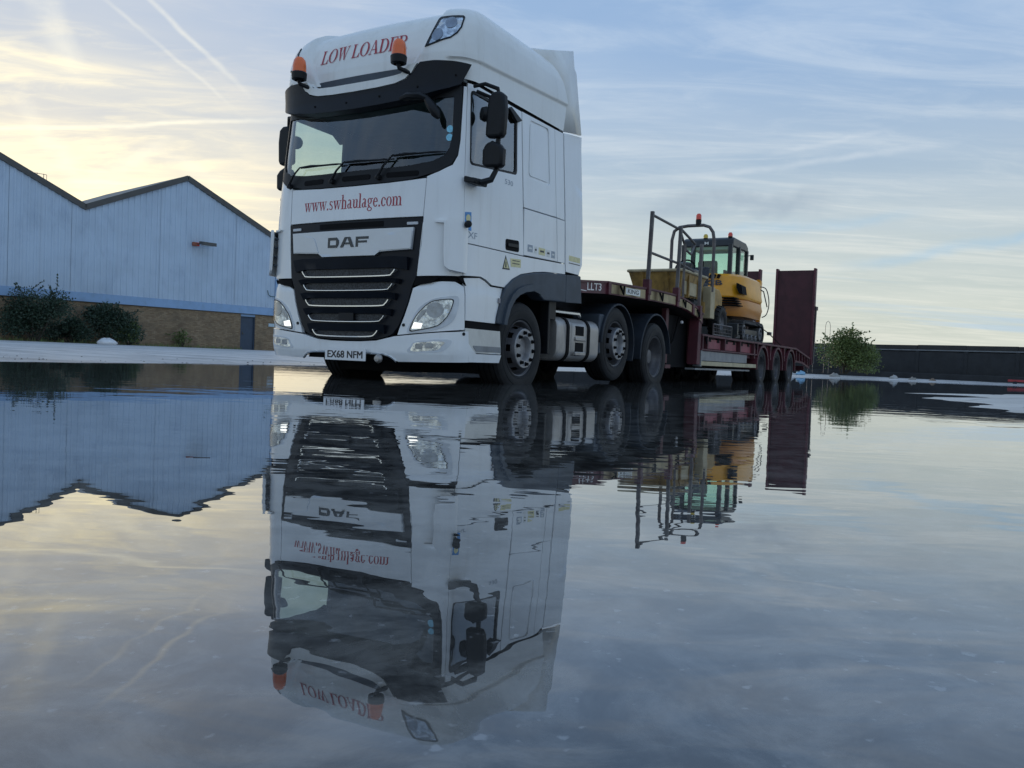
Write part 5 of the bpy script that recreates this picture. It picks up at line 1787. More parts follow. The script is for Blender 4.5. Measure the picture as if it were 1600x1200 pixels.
# ------------------------------------------------------------------ low loader trailer
trl = vroot('low_loader_trailer', 9.0, 'maroon low loader trailer coupled behind the white tractor, ramps raised at its tail', 'trailer', 0, .0)
NT_ = [(2.55, 1.365), (2.8, 1.375), (3.58, 1.44), (4.23, 1.46), (5.2, 1.49), (6.11, 1.497), (6.55, 1.478), (6.87, 1.447), (7.3, 1.375), (7.66, 1.295)]
NB_ = [(2.55, 1.225), (2.8, 1.23), (3.58, 1.285), (4.23, 1.30), (5.2, 1.325), (6.11, 1.333), (6.55, 1.318), (6.87, 1.292), (7.3, 1.225), (7.66, 1.13)]
for sg in (1, -1):
    m = MB()
    for i in range(len(NT_) - 1):
        m.prism([NB_[i], NB_[i + 1], NT_[i + 1], NT_[i]], 0, sg * 1.20, sg * 1.245)
    bm_ = m.build('neck_side_beam', MAROON, trl, ang=25, weld=True)
    # raised top flange
    m = MB()
    for i in range(len(NT_) - 1):
        a, b_ = NT_[i], NT_[i + 1]
        m.prism([(a[0], a[1] - .012), (b_[0], b_[1] - .012), (b_[0], b_[1] + .012), (a[0], a[1] + .012)], 0, sg * 1.15, sg * 1.262)
    m.build('top_flange', MAROON, trl, ang=25, weld=True)

    def nz(v, f):
        return lerp_tab(NB_, v) * (1 - f) + lerp_tab(NT_, v) * f
    # worn cream warning panels between the uprights
    for a, b_ in ((3.70, 4.92), (5.10, 6.22), (6.36, 7.05), (7.12, 7.56)):
        n_ = 5
        for k in range(1):
            m = MB()
            for i in range(n_):
                v0, v1 = a + (b_ - a) * i / n_, a + (b_ - a) * (i + 1) / n_
                m.prism([(v0, nz(v0, .10)), (v1, nz(v1, .10)), (v1, nz(v1, .86)), (v0, nz(v0, .86))], 0, sg * 1.245, sg * 1.251)
            m.build('warning_panel', RUSTY, trl, ang=25, weld=True)
    for v_ in (3.62, 5.02, 6.29, 7.08):
        MB().prism([(v_ - .045, nz(v_, -.05)), (v_ + .045, nz(v_, -.05)), (v_ + .045, nz(v_, 1.05)), (v_ - .045, nz(v_, 1.05))], 0, sg * 1.24, sg * 1.275).build('stake_pocket', MAROON, trl, bevel=.006)
    for v_ in (4.05, 5.55, 6.62, 7.35):
        MB().tube([(sg * 1.262, v_ - .07, nz(v_, .85)), (sg * 1.285, v_, nz(v_, .15)), (sg * 1.262, v_ + .07, nz(v_, .85))], .014, 6).build('lashing_ring', DARK, trl)
    # lower deck beam
    MB().box((min(sg * 1.17, sg * 1.255), 7.66, .915), (max(sg * 1.17, sg * 1.255), 15.34, .955)).build('top_rail', MAROON, trl, bevel=.004)
    MB().box((min(sg * 1.20, sg * 1.25), 7.66, .672), (max(sg * 1.20, sg * 1.25), 11.55, .700)).build('bottom_rail', MAROON, trl, bevel=.004)
    MB().box((min(sg * 1.10, sg * 1.16), 7.66, .60), (max(sg * 1.10, sg * 1.16), 15.34, .92)).build('side_web', MAROON, trl)
    for v_ in (7.70, 7.98, 9.05, 10.12, 11.20, 11.48):
        MB().prism([(v_, .70), (v_ + .05, .70), (v_ + .05, .915), (v_, .915)], 0, sg * 1.14, sg * 1.252).build('stiffener', MAROON, trl)
    for k, v_ in enumerate((8.10, 9.17, 10.24)):
        fm_ = mat('faded_maroon', (.27, .055, .075), .55, 0, .2, 4, dirt=(.06, .03, .03), damt=.55) if 'faded_maroon' not in MATS else MATS['faded_maroon']
        sp3 = MB().prism([(v_, .712), (v_ + .88, .712), (v_ + .86, .885), (v_ + .02, .885)], 0, sg * 1.16, sg * 1.19).build('side_plate', fm_, trl, bevel=.004)
        for q_ in (.10, .62):
            MB().prism([(v_ + q_, .84), (v_ + q_ + .16, .84), (v_ + q_ + .13, .91), (v_ + q_ + .03, .91)], 0, sg * 1.19, sg * 1.20).build('tie_hole', DARK, sp3)
    for v_ in (7.84, 11.32):
        MB().tube([(sg * 1.262, v_ - .06, .92), (sg * 1.278, v_, .80), (sg * 1.262, v_ + .06, .92)], .013, 6).build('lashing_ring', DARK, trl)
    # side guard: grey panel over a cream rail
    MB().box((min(sg * 1.19, sg * 1.225), 7.74, .492), (max(sg * 1.19, sg * 1.225), 10.75, .662)).build('side_guard_panel', GREYRAIL, trl, bevel=.004)
    MB().box((min(sg * 1.19, sg * 1.245), 7.70, .405), (max(sg * 1.19, sg * 1.245), 10.95, .482)).build('side_rail', CREAM, trl, bevel=.006)
    MB().box((min(sg * 1.19, sg * 1.245), 10.97, .405), (max(sg * 1.19, sg * 1.245), 11.50, .482)).build('side_rail', CREAM, trl, bevel=.006)
    MB().box((min(sg * 1.10, sg * 1.24), 7.675, .39), (max(sg * 1.10, sg * 1.24), 7.735, .67)).build('guard_bracket', GREYRAIL, trl)
    MB().box((min(sg * 1.02, sg * 1.20), 7.5, .33), (max(sg * 1.02, sg * 1.20), 11.1, .36)).build('chassis_lip', GREYRAIL, trl)
    # wheel arches
    for j, v_ in enumerate((11.97, 13.37, 14.77)):
        m = MB()
        out = [(v_ + .52 * math.cos(R(a)), .44 + .47 * math.sin(R(a))) for a in range(-8, 189, 14)]
        inn = [(v_ + .47 * math.cos(R(a)), .44 + .42 * math.sin(R(a))) for a in range(-8, 189, 14)]
        for i in range(len(out) - 1):
            m.prism([out[i], out[i + 1], inn[i + 1], inn[i]], 0, sg * .92, sg * 1.262)
        m.build('wheel_arch', MAROON, trl, ang=40, weld=True)
        for q_ in (-.70,):
            MB().prism([(v_ - .72, .60), (v_ - .66, .60), (v_ - .66, .915), (v_ - .72, .915)], 0, sg * 1.14, sg * 1.25).build('stiffener', MAROON, trl)
            MB().prism([(v_ - .78, .70), (v_ - .52, .70), (v_ - .46, .90), (v_ - .78, .90)], 0, sg * 1.15, sg * 1.19).build('side_plate', MATS['faded_maroon'], trl)
        for u_ in (1.105, .80):
            copy_part(small, trl, (sg * u_, v_, .435), sg < 0, rw.uniform(0, 6))
    # beaver tail
    m = MB()
    m.prism([(15.34, .915), (17.2, .70), (17.2, .745), (15.34, .960)], 0, sg * 1.17, sg * 1.255)
    m.build('tail_rail', MAROON, trl, bevel=.004)
    m = MB()
    m.prism([(15.34, .60), (16.2, .58), (17.15, .45), (17.2, .49), (16.2, .625), (15.34, .645)], 0, sg * 1.19, sg * 1.245)
    m.build('tail_lower_rail', MAROON, trl, ang=20)
    for v_ in (15.5, 15.85, 16.2, 16.55, 16.9, 17.15):
        z1 = .94 - (v_ - 15.34) * .1156
        z0 = .62 if v_ < 16.2 else .62 - (v_ - 16.2) * .14
        MB().prism([(v_, z0), (v_ + .05, z0), (v_ - .02, z1), (v_ - .07, z1)], 0, sg * 1.17, sg * 1.24).build('tail_stay', MAROON, trl)
    # raised loading ramps
    u0, u1 = sg * .24, sg * 1.245
    rp = MB().prism([(17.30, .60), (17.42, .60), (17.42, 3.14), (17.30, 3.14)], 0, min(u0, u1), max(u0, u1)).build('ramp', MAROON2, trl, bevel=.012)
    for uu in (u0 - .0 * sg, u1):
        c_ = sg * .03
        MB().box((uu - .03, 17.26, .56), (uu + .03, 17.47, 3.19)).build('ramp_edge', MAROON, rp, bevel=.008)
    for k in range(9):
        z_ = .75 + k * .28
        MB().box((min(u0, u1) + .03, 17.42, z_), (max(u0, u1) - .03, 17.46, z_ + .05)).build('ramp_bar', MAROON, rp)
    MB().tube([(sg * 1.29, 17.40, .60), (sg * 1.30, 17.42, 2.05), (sg * 1.285, 17.40, 2.16)], .022, 6).lathe([(-.05, .05), (.05, .05)], (sg * 1.30, 17.42, 2.1), (0, 0, 1), 8).build('ramp_spring_rod', TUBE, rp)
    # gooseneck web
    MB().prism([(7.46, .42), (7.64, .42), (7.655, 1.20), (7.50, 1.23)], 0, sg * 1.06, sg * 1.235).build('neck_web', MAROON, trl, bevel=.006)
    MB().box((min(sg * 1.0, sg * 1.08), 6.30, .42), (max(sg * 1.0, sg * 1.08), 6.42, 1.30)).build('landing_leg', MAROON, trl, bevel=.006)
    MB().box((min(sg * .92, sg * 1.12), 6.24, .34), (max(sg * .92, sg * 1.12), 6.48, .40)).build('landing_foot', MAROON, trl)
    MB().tube([(sg * 1.05, 7.0, 1.20), (sg * 1.03, 6.8, .80), (sg * 1.04, 6.45, .60)], .018, 6).build('air_hose', DARK, trl)
    MB().lathe([(0, .03), (.02, .025), (.025, 0)], (sg * 1.06, 7.1, 1.12), (sg, -.5, 0), 10).build('side_marker', mat('marker_white', (.7, .7, .72), .2) if sg > 0 else MATS['marker_white'], trl)
m = MB()
for i in range(len(NT_) - 1):
    a, b_ = NT_[i], NT_[i + 1]
    m.prism([(a[0], a[1] - .12), (b_[0], b_[1] - .12), (b_[0], b_[1] - .015), (a[0], a[1] - .015)], 0, -1.2, 1.2)
m.build('neck_deck', DECKM, trl, weld=True)
MB().box((-1.17, 7.67, .80), (1.17, 15.34, .935)).build('main_deck', DECKM, trl)
MB().prism([(15.34, .80), (17.2, .60), (17.2, .72), (15.34, .935)], 0, -1.17, 1.17).build('tail_deck', DECKM, trl)
MB().box((-1.2, 7.60, .44), (1.2, 7.66, 1.28)).build('neck_bulkhead', MAROON, trl)
m = MB().box((-1.0, 6.6, .36), (1.0, 7.6, 1.22)).box((-.70, 7.6, .34), (.70, 15.3, .80)).box((-.30, 15.3, .45), (.30, 17.1, .62))
m.build('trailer_frame', DARK, trl)
for v_ in (11.97, 13.37, 14.77):
    MB().tube([(-1.0, v_, .43), (1.0, v_, .43)], .075, 8).build('axle', DARK, trl)
MB().box((-1.0, 7.8, .34), (-.72, 11.2, .66)).box((.72, 7.8, .34), (1.0, 11.2, .66)).build('tool_locker', DARK, trl)
MB().box((-1.1, 17.16, .40), (1.1, 17.24, .52)).build('rear_bumper', MAROON, trl, bevel=.006)
# lettering on the neck
lettering('fleet_lettering', 'LLT3', MATS['marker_white'], trl, lambda x, y: (1.2475, 2.98 + x, lerp_tab(NB_, 2.98 + x) + .035 + y), .42, .095, bold=.012)
MB().box((1.2452, 2.60, 1.262), (1.2475, 2.96, 1.272)).build('lettering_rule', MATS['marker_white'], trl)
MB().prism([(4.20, 1.335), (4.72, 1.345), (4.72, 1.435), (4.20, 1.425)], 0, 1.2512, 1.2535).build('maker_plate', STWHITE, trl)
lettering('maker_lettering', 'KING', STDARK, trl, lambda x, y: (1.2545, 4.26 + x, 1.353 + x * .02 + y), .40, .062, bold=.02)

# guard rail stanchions on the neck
for v0, w0, v1, w1, r_, nm in ((5.02, 1.40, 5.10, 2.62, .040, 0), (6.29, 1.40, 6.36, 2.60, .034, 1), (7.44, 1.20, 7.44, 2.47, .036, 2)):
    MB().box((1.21, -.026, 0), (1.262, .026, 1)).xf(Matrix(((1, 0, 0, 0), (0, 1, v1 - v0, v0), (0, 0, w1 - w0, w0), (0, 0, 0, 1)))).build('stanchion', TUBE, trl, bevel=.006)
    MB().box((1.185, v0 - .055, w0), (1.285, v0 + .055, w0 + .22)).build('stanchion_sleeve', MAROON, trl, bevel=.006)
for a, b_ in (((5.10, 2.57), (6.36, 2.56)), ((6.36, 2.56), (7.20, 2.44)), ((5.06, 2.02), (6.33, 2.02)), ((6.33, 2.02), (7.20, 1.98))):
    MB().tube([(1.235, a[0], a[1]), (1.20, b_[0], b_[1])], .021, 8).build('guard_rail', TUBE, trl)
MB().tube([(1.22, 6.40, 2.52), (1.20, 6.75, 2.28), (1.20, 7.0, 2.24), (1.20, 7.2, 2.42)], .02, 6).build('rail_brace', TUBE, trl)
MB().tube([(1.235, 6.6, 1.46), (1.25, 6.55, 2.35)], .02, 6).build('rail_brace', TUBE, trl)

# ------------------------------------------------------------------ skip dumper on the deck
dmp = vroot('site_dumper', 8.7, 'small yellow site dumper with a worn skip, tied down behind the trailer neck', 'dumper', .45, .955)
DU = .45
sk = MB()
tz, bz = 2.03, 1.60
top = [(-.50, 7.36), (.50, 7.36), (.50, 8.72), (-.50, 8.72)]
bot = [(-.40, 7.52), (.40, 7.52), (.40, 8.45), (-.40, 8.45)]
t_ = [(DU + x, y, tz) for x, y in top]
b4 = [(DU + x, y, bz) for x, y in bot]
sk.add(t_ + b4, [(0, 1, 5, 4), (1, 2, 6, 5), (2, 3, 7, 6), (3, 0, 4, 7), (4, 5, 6, 7)])
skp = sk.build('skip', YELLOW2, dmp, smooth=False)
sd = skp.modifiers.new('thick', 'SOLIDIFY')
sd.thickness = .03
sd.offset = -1
for (x0, y0), (x1, y1) in zip(top, top[1:] + top[:1]):
    MB().tube([(DU + x0, y0, tz), (DU + x1, y1, tz)], .028, 8).build('skip_rim', SKIPIN, skp)
MB().prism([(7.62, 1.64), (8.36, 1.64), (8.56, 1.98), (7.50, 1.98)], 0, DU + .452, DU + .462).build('skip_side_plate', SKIPIN, skp).location = (0, 0, 0)
for y_ in (7.72, 8.28):
    MB().prism([(y_, 1.60), (y_ + .05, 1.60), (y_ + .05, 2.0), (y_, 2.0)], 0, DU + .44, DU + .50).build('skip_rib', YELLOW2, skp)
for x_ in (-.25, .2):
    MB().prism([(7.50, 1.60), (7.54, 1.60), (7.38, 2.0), (7.33, 2.0)], 0, DU + x_ - .03, DU + x_ + .03).build('skip_rib', YELLOW2, skp)
MB().box((DU - .36, 7.7, 1.25), (DU + .36, 8.5, 1.60)).box((DU - .30, 8.4, 1.2), (DU + .30, 10.1, 1.38)).build('chassis', DARK, dmp)
dk_ = MB().prism([(8.95, 1.38), (10.05, 1.38), (10.05, 1.78), (9.85, 1.92), (9.2, 1.92), (8.95, 1.6)], 0, DU - .42, DU + .42).build('engine_cover', YELLOW2, dmp, bevel=.03)
MB().box((DU + .425, 9.15, 1.46), (DU + .445, 9.75, 1.80)).build('side_cover', YELLOW2, dk_, bevel=.01)
MB().box((DU + .36, 8.96, 1.30), (DU + .52, 9.22, 1.90)).build('step_post', SKIPIN, dmp, bevel=.012)
MB().box((DU - .24, 9.25, 1.92), (DU + .24, 9.66, 2.02)).prism([(9.64, 2.0), (9.72, 2.36), (9.78, 2.36), (9.72, 2.0)], 0, DU - .22, DU + .22).build('seat', SEATM, dmp, bevel=.02)
MB().box((DU - .28, 8.72, 1.4), (DU + .28, 8.86, 2.12)).build('control_panel', CABBLK, dmp, bevel=.02)
rg = [Vector((DU + .19 * math.cos(2 * math.pi * k / 20), 8.92 + .09 * math.sin(2 * math.pi * k / 20), 2.24 + .17 * math.sin(2 * math.pi * k / 20))) for k in range(21)]
MB().tube(rg, .016, 6, caps=False).tube([(DU, 8.86, 2.1), (DU, 8.92, 2.24)], .02, 6).tube([rg[0], rg[10]], .012, 6).build('steering_wheel', DARK, dmp)
rp_ = [(DU - .31, 9.0, 1.6), (DU - .31, 9.0, 2.80), (DU - .27, 9.0, 2.97), (DU - .17, 9.0, 3.04), (DU, 9.0, 3.06), (DU + .30, 9.0, 3.06), (DU + .42, 9.0, 3.02), (DU + .49, 9.0, 2.92), (DU + .52, 9.0, 2.75), (DU + .52, 9.0, 1.8)]
ro = MB().tube(rp_, .031, 10).build('roll_bar', TUBE, dmp)
bcn = MB().lathe([(0, .05), (.10, .055), (.11, .045)], (DU + .20, 9.0, 3.06), (0, 0, 1), 14).build('beacon', PLAST, dmp)
MB().lathe([(.10, .052), (.18, .05), (.21, .03), (.215, 0)], (DU + .20, 9.0, 3.07), (0, 0, 1), 14).build('orange_lens', REDL, bcn)
bcn = MB().lathe([(0, .06), (.08, .06)], (DU + .02, 9.9, 2.0), (0, 0, 1), 12).build('exhaust', DARK, dmp)
MB().tube([(DU + .02, 9.9, 2.0), (DU + .02, 9.9, 2.5)], .03, 8).build('exhaust_stack', DARK, bcn)
MB().lathe([(-.08, .10), (-.05, .15), (.05, .15), (.08, .10)], (DU - .02, 8.95, 2.28), (0, 0, 1), 10).build('hazard_lamp_bag', CABBLK, dmp)
MB().box((DU - .12, 8.55, 2.02), (DU + .30, 8.95, 2.20)).build('tool_box', CABBLK, dmp, bevel=.03)
dwh = bpy.data.objects.new('wheel', None)
COL.objects.link(dwh)
ORG[dwh.name] = Vector()
MB().lathe([(.09, .16), (.115, .22), (.115, .27), (.09, .305), (0, .315), (-.09, .305), (-.115, .27), (-.115, .22), (-.09, .16)], (0, 0, 0), (1, 0, 0), 36).build('tyre', RUBBER, dwh)
m = MB()
for k in range(18):
    a = 2 * math.pi * k / 18
    e1, e2 = Vector((0, math.cos(a), math.sin(a))), Vector((0, -math.sin(a), math.cos(a)))
    for s_ in (1, -1):
        c_ = e1 * .31 + e2 * (.028 * s_)
        vs = []
        for (x, r_, t__) in ((.005, 0, -.018), (.11, -.02, .02), (.11, -.02, .06), (.005, 0, .022)):
            for lift in (-.01, .028):
                vs.append(Vector((x * s_, 0, 0)) + e1 * (.302 + r_ + lift) + e2 * (t__ + .03 * (s_ - 1)))
        m.add(vs, [(0, 2, 4, 6), (1, 7, 5, 3), (0, 1, 3, 2), (2, 3, 5, 4), (4, 5, 7, 6), (6, 7, 1, 0)])
tag(m.build('tread_lugs', RUBBER, dwh, smooth=False), None, None, None, 'stuff')
MB().lathe([(.09, .165), (.07, .15), (.04, .12), (.05, .06), (.06, 0)], (0, 0, 0), (1, 0, 0), 24).build('rim', STEEL, dwh)
for v_ in (8.05, 9.72):
    for sg in (1, -1):
        copy_part(dwh, dmp, (DU + sg * .43, v_, 1.275), sg < 0, rw.uniform(0, 6))

# ------------------------------------------------------------------ mini excavator
exc = vroot('mini_excavator', 12.2, 'yellow mini excavator with a black glazed cab, parked on the low deck of the trailer', 'excavator', .05, .955)


def rbox(mbx, pts, v0, v1):
    return mbx.prism(pts, 1, v0, v1)


# tracks
for sg in (1, -1):
    cu = .05 + sg * .76
    pts = []
    r_ = .21
    for a in range(90, 271, 20):
        pts.append((11.45 + r_ * math.cos(R(a)), 1.185 + .22 * math.sin(R(a))))
    for a in range(-90, 91, 20):
        pts.append((12.92 + r_ * math.cos(R(a)), 1.185 + .22 * math.sin(R(a))))
    inn = [(12.185 + (p[0] - 12.185) * .955, 1.185 + (p[1] - 1.185) * .76) for p in pts]
    m = MB()
    n_ = len(pts)
    for i in range(n_):
        j = (i + 1) % n_
        m.prism([pts[i], pts[j], inn[j], inn[i]], 0, cu - .16, cu + .16)
    tk = m.build('track', TRACK, exc, ang=30, weld=True)
    m = MB()
    per = []
    for i in range(n_):
        j = (i + 1) % n_
        L = math.hypot(pts[j][0] - pts[i][0], pts[j][1] - pts[i][1])
        k = max(1, round(L / .085))
        for q_ in range(k):
            per.append((pts[i][0] + (pts[j][0] - pts[i][0]) * (q_ + .5) / k, pts[i][1] + (pts[j][1] - pts[i][1]) * (q_ + .5) / k, math.atan2(pts[j][1] - pts[i][1], pts[j][0] - pts[i][0])))
    for y_, z_, a in per:
        t1, n1_ = Vector((0, math.cos(a), math.sin(a))), Vector((0, math.sin(a), -math.cos(a)))
        vs = []
        for du in (-.155, .155):
            for q_, h_ in ((-.024, -.01), (.024, -.01), (.016, .022), (-.016, .022)):
                vs.append(Vector((cu + du, y_, z_)) + t1 * q_ + n1_ * h_)
        m.add(vs, [(0, 3, 2, 1), (4, 5, 6, 7), (0, 1, 5, 4), (1, 2, 6, 5), (2, 3, 7, 6), (3, 0, 4, 7)])
    tag(m.build('track_lugs', TRACK, tk, smooth=False), None, None, None, 'stuff')
    for y_, rr_ in ((11.47, .15), (12.90, .15), (11.85, .075), (12.18, .075), (12.52, .075)):
        MB().lathe([(-.13, rr_), (.13, rr_), (.14, rr_ * .7), (.10, rr_ * .6), (.11, rr_ * .3), (.15, rr_ * .25), (.15, 0)], (cu, y_, 1.185 if rr_ > .1 else 1.06), (sg, 0, 0), 18).build('roller', TRACKST, tk)
    MB().box((cu - .11, 11.55, 1.12), (cu + .11, 12.85, 1.24)).build('track_frame', CABBLK, tk, bevel=.01)
MB().box((-.58, 11.7, 1.12), (.68, 12.7, 1.34)).lathe([(1.34, .42), (1.55, .42)], (.05, 12.2, 0), (0, 0, 1), 24).build('undercarriage', CABBLK, exc)
MB().prism([(10.95, 1.0), (11.05, 1.0), (11.02, 1.32), (10.95, 1.32)], 0, -.85, .95).build('dozer_blade', CABBLK, exc, bevel=.01)
# upper body: plan outline with rounded tail towards the tractor, stacked bands
def house(z0, z1, z2, inset0, inset1, name, m_, parent):
    plan_ = []
    for (x, y) in ((-.86, 12.9), (-.86, 11.75), (-.78, 11.45), (-.60, 11.22), (-.30, 11.08), (.05, 11.04), (.40, 11.08), (.70, 11.22), (.88, 11.45), (.96, 11.75), (.96, 12.9)):
        plan_.append((x, y))
    cx_, cy_ = .05, 12.1
    lv = []
    for z, k in ((z0, inset0), (z0 + .05, inset0 - .02), (z1, inset1), (z2 - .05, inset1 + .03), (z2, inset1 + .10)):
        lv.append([(cx_ + (x - cx_) * (1 - k), cy_ + (y - cy_) * (1 - k), z) for x, y in plan_])
    n_ = len(plan_)
    m = MB()
    fs = []
    for r_ in range(len(lv) - 1):
        for i in range(n_):
            j = (i + 1) % n_
            fs.append((r_ * n_ + i, r_ * n_ + j, (r_ + 1) * n_ + j, (r_ + 1) * n_ + i))
    fs.append(tuple(range(n_)))
    fs.append(tuple((len(lv) - 1) * n_ + i for i in range(n_)))
    m.add([p for l_ in lv for p in l_], fs)
    return m.build(name, m_, parent, ang=32)


cw = house(1.50, 1.70, 1.90, .06, .0, 'counterweight', mat('counterweight_yellow', (.60, .235, .035), .42, 0, .06, 5, coat=.2, dirt=(.25, .12, .05), damt=.4), exc)
eb = house(1.87, 2.15, 2.40, .03, .05, 'engine_cover', YELLOW, exc)
for k in range(4):
    z_ = 1.70 + .052 * k
    x0 = .50 + .02 * k
    MB().box((x0, 11.0, z_), (x0 + .42 - .05 * k, 11.40, z_ + .02)).build('vent_slot', DARK, cw)
for k in range(4):
    x0 = .16 + .085 * k
    MB().prism([(x0, 2.29), (x0 + .035, 2.29), (x0 + .055, 2.37), (x0 + .02, 2.37)], 1, 11.08, 11.25).build('vent_slot', DARK, eb)
MB().prism([(.80, 2.20), (.91, 2.14), (.94, 1.96), (.86, 1.98), (.80, 2.10)], 1, 11.25, 11.6).build('air_intake', DARK, eb)
MB().lathe([(0, .035), (.01, .03), (.012, 0)], (.22, 11.045, 1.70), (0, -1, 0), 10).build('reflector_dot', mat('reflector_red', (.35, .02, .02), .3), cw)
lettering('maker_lettering', 'JCB', STDARK, eb, lambda x, y: (.10 + x, 11.078 + lerp_tab([(-.3, .05), (.05, .0), (.40, .04), (.70, .18)], .10 + x), 2.11 + y), .42, .14, bold=.03)
MB().box((.02, 11.04, 1.90), (.25, 11.058, 1.955)).build('size_decal', STDARK, eb)
# cab
cb_ = empty('cab', (0, 0, 0), exc)
ORG[cb_.name] = Vector()
cb_.location = -ORG[exc.name]
CX0, CX1, CY0, CY1, CZ0, CZ1 = -.50, .62, 11.45, 12.75, 2.30, 3.17


def pillar(a, b_, r_=.045):
    return MB().tube([a, b_], r_, 6)


m = MB()
m.prism([(CY0 + .02, CZ1 - .16), (CY0 + .05, CZ1 + .0), (CY0 + .14, CZ1 + .05), (CY1 - .2, CZ1 + .05), (CY1 - .02, CZ1 - .02), (CY1 + .02, CZ1 - .14)], 0, CX0, CX1)
m.build('cab_roof', CABBLK, cb_, bevel=.03)
for nm, a, b_ in (('p', (CX0 + .03, CY0 + .04, CZ0), (CX0 + .03, CY0 + .04, CZ1 - .1)), ('p', (CX1 - .05, CY0 + .04, CZ0), (CX1 - .05, CY0 + .04, CZ1 - .1)), ('p', (CX0 + .03, CY1 - .02, CZ0 - .2), (CX0 + .03, CY1 - .06, CZ1 - .1)), ('p', (CX1 - .04, CY1 - .02, CZ0 - .2), (CX1 - .04, CY1 - .06, CZ1 - .1)), ('p', (CX1 - .03, 12.05, CZ0 - .2), (CX1 - .03, 12.02, CZ1 - .1)), ('p', (CX0 + .25, CY0 + .03, CZ0), (CX0 + .25, CY0 + .03, CZ1 - .1))):
    MB().box((a[0] - .045, a[1] - .04, a[2]), (a[0] + .045, a[1] + .04, b_[2])).build('pillar', CABBLK, cb_, bevel=.01)
MB().box((CX0, CY0, CZ0 - .02), (CX1, CY0 + .07, CZ0 + .06)).box((CX0, CY1 - .07, 1.9), (CX1, CY1, 2.2)).box((CX1 - .06, CY0, 2.1), (CX1, CY1, CZ0 - .02)).build('cab_sill', CABBLK, cb_, bevel=.01)
MB().box((CX0 + .06, CY0 + .03, CZ0 + .06), (CX1 - .09, CY0 + .035, CZ1 - .12)).build('rear_window', CABGL, cb_)
MB().box((CX1 - .035, CY0 + .08, CZ0 - .02), (CX1 - .03, CY1 - .06, CZ1 - .12)).build('side_window', CABGL, cb_)
MB().box((CX0 + .03, CY0 + .08, CZ0), (CX0 + .035, CY1 - .06, CZ1 - .12)).build('side_window', CABGL, cb_)
MB().box((CX0 + .06, CY1 - .03, 2.2), (CX1 - .06, CY1 - .025, CZ1 - .12)).build('front_window', CABGL, cb_)
MB().box((-.20, 11.62, 2.28), (.30, 12.1, 2.42)).prism([(11.58, 2.40), (11.66, 2.40), (11.62, 2.72), (11.54, 2.72)], 0, -.17, .27).build('cab_seat', SEATM, cb_, bevel=.04)
MB().box((-.44, 11.7, 2.3), (-.24, 12.3, 2.55)).build('control_box', CABBLK, cb_, bevel=.03)
MB().prism([(11.50, 2.95), (11.50, 3.07), (12.6, 3.10), (12.6, 3.06)], 0, -.40, .52).build('headlining', mat('cab_headlining', (.45, .43, .38), .8), cb_)
MB().tube([(CX1 - .02, 12.7, 2.95), (CX1 + .10, 12.78, 2.98)], .012, 5).box((CX1 + .05, 12.72, 2.86), (CX1 + .13, 12.76, 2.98)).build('mirror', CABBLK, cb_, bevel=.01)
lettering('cab_mark', 'M', STWHITE, cb_, lambda x, y: (.0 + x, CY0 + .005, 3.06 + y), .09, .06, bold=.02)
for (x_, y_, c_, z_) in ((.52, 11.60, REDL, 3.21), (-.02, 11.58, YELLENS, 3.19)):
    bcn = MB().lathe([(0, .05), (.03, .05)], (x_, y_, z_), (0, 0, 1), 12).build('beacon', PLAST, exc)
    MB().lathe([(.03, .05), (.08, .05), (.115, .03), (.12, 0)], (x_, y_, z_), (0, 0, 1), 12).build('beacon_lens', c_, bcn)
MB().tube([(CX0 + .05, 11.3, 2.35), (CX0 + .05, 11.1, 2.45), (CX0 + .25, 11.1, 2.50)], .02, 6).build('grab_handle', YELLOW, exc)
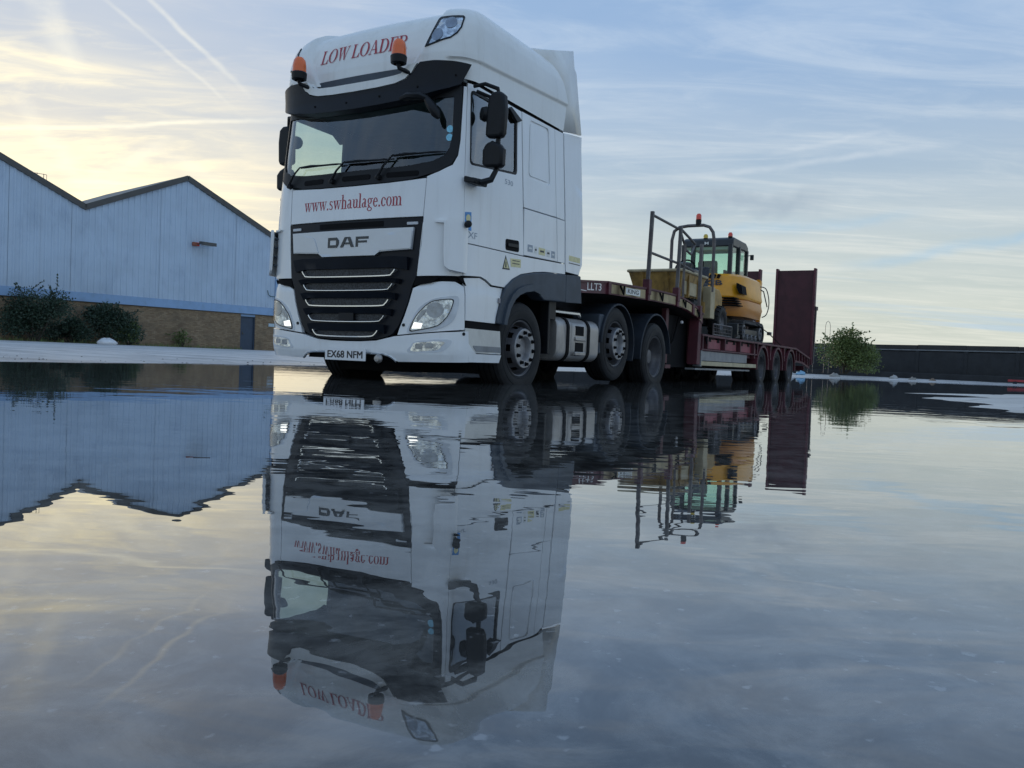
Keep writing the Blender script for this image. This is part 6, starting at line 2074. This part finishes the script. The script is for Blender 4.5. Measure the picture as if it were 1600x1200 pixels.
# boom folded at the far side, its end showing past the body
bo = MB().prism([(12.9, 1.75), (13.35, 1.90), (13.62, 2.42), (13.54, 2.48), (13.15, 2.10), (12.9, 2.05)], 0, .62, .76).build('boom', YELLOW, exc, bevel=.015)
MB().prism([(13.50, 2.50), (13.64, 2.42), (13.72, 1.65), (13.60, 1.50), (13.54, 1.65)], 0, .64, .74).build('dipper_arm', YELLOW, exc, bevel=.015)
MB().tube(smooth_poly([(.78, 13.2, 2.30), (.90, 13.42, 2.26), (.96, 13.5, 1.95), (.92, 13.48, 1.68), (.82, 13.45, 1.60)], 5, False), .012, 6).build('hydraulic_hose', CABBLK, exc)
MB().tube([(.70, 13.0, 2.3), (.86, 13.35, 2.2), (.92, 13.5, 1.85)], .014, 6).build('hydraulic_hose', CABBLK, exc)
MB().prism([(13.55, 1.55), (13.95, 1.50), (14.0, 1.15), (13.75, 1.02), (13.55, 1.15)], 0, .15, .60).build('bucket', TRACKST, exc, bevel=.01)

# mesh gate lying on the deck, and lashings
gt = tag(empty('mesh_gate', (1.18, 9.1, .955)), 'dark wire mesh side gate standing on the deck edge between dumper and excavator tracks', 'gate')
gt.matrix_world = TRK @ Matrix.Translation((1.18, 9.1, .955))
m = MB()
for a, b_ in (((1.18, 8.5, .96), (1.18, 8.5, 1.17)), ((1.18, 9.7, .96), (1.18, 9.7, 1.18)), ((1.18, 8.5, 1.17), (1.18, 9.7, 1.18)), ((1.18, 8.5, .98), (1.18, 9.7, .98))):
    m.tube([a, b_], .013, 5)
m.build('frame', TUBE, gt)
m = MB()
for k in range(1, 12):
    m.tube([(1.18, 8.5 + .1 * k, .98), (1.18, 8.5 + .1 * k, 1.17)], .005, 4)
m.tube([(1.18, 8.5, 1.04), (1.18, 9.7, 1.04)], .005, 4).tube([(1.18, 8.5, 1.11), (1.18, 9.7, 1.11)], .005, 4)
tag(m.build('wire_mesh', TUBE, gt), None, None, None, 'stuff')
for nm, pts, lab in (('strap', [(1.02, 12.2, 1.38), (1.12, 13.0, 1.20), (1.22, 13.75, .97)], 'dark lashing strap running from the excavator track to the deck edge by the ramp'),
                     ('strap', [(.95, 11.0, 1.05), (1.10, 10.4, 1.02), (1.22, 9.9, .97)], 'dark lashing strap between the excavator tracks and the mesh gate')):
    o_ = empty('lashing_strap', pts[-1])
    o_.matrix_world = TRK @ Matrix.Translation(pts[-1])
    tag(o_, lab, 'strap', 'straps holding the excavator down')
    MB().tube([Vector(pts[0]), Vector(pts[1]), Vector(pts[2])], .018, 6, flat=.4).build('webbing', CHAINM, o_)
    MB().box((pts[1][0] - .03, pts[1][1] - .10, pts[1][2] - .03), (pts[1][0] + .03, pts[1][1] + .10, pts[1][2] + .04)).build('ratchet', CHAINM, o_)
for w_ in (steer, drive, small, dwh):
    drop(w_)
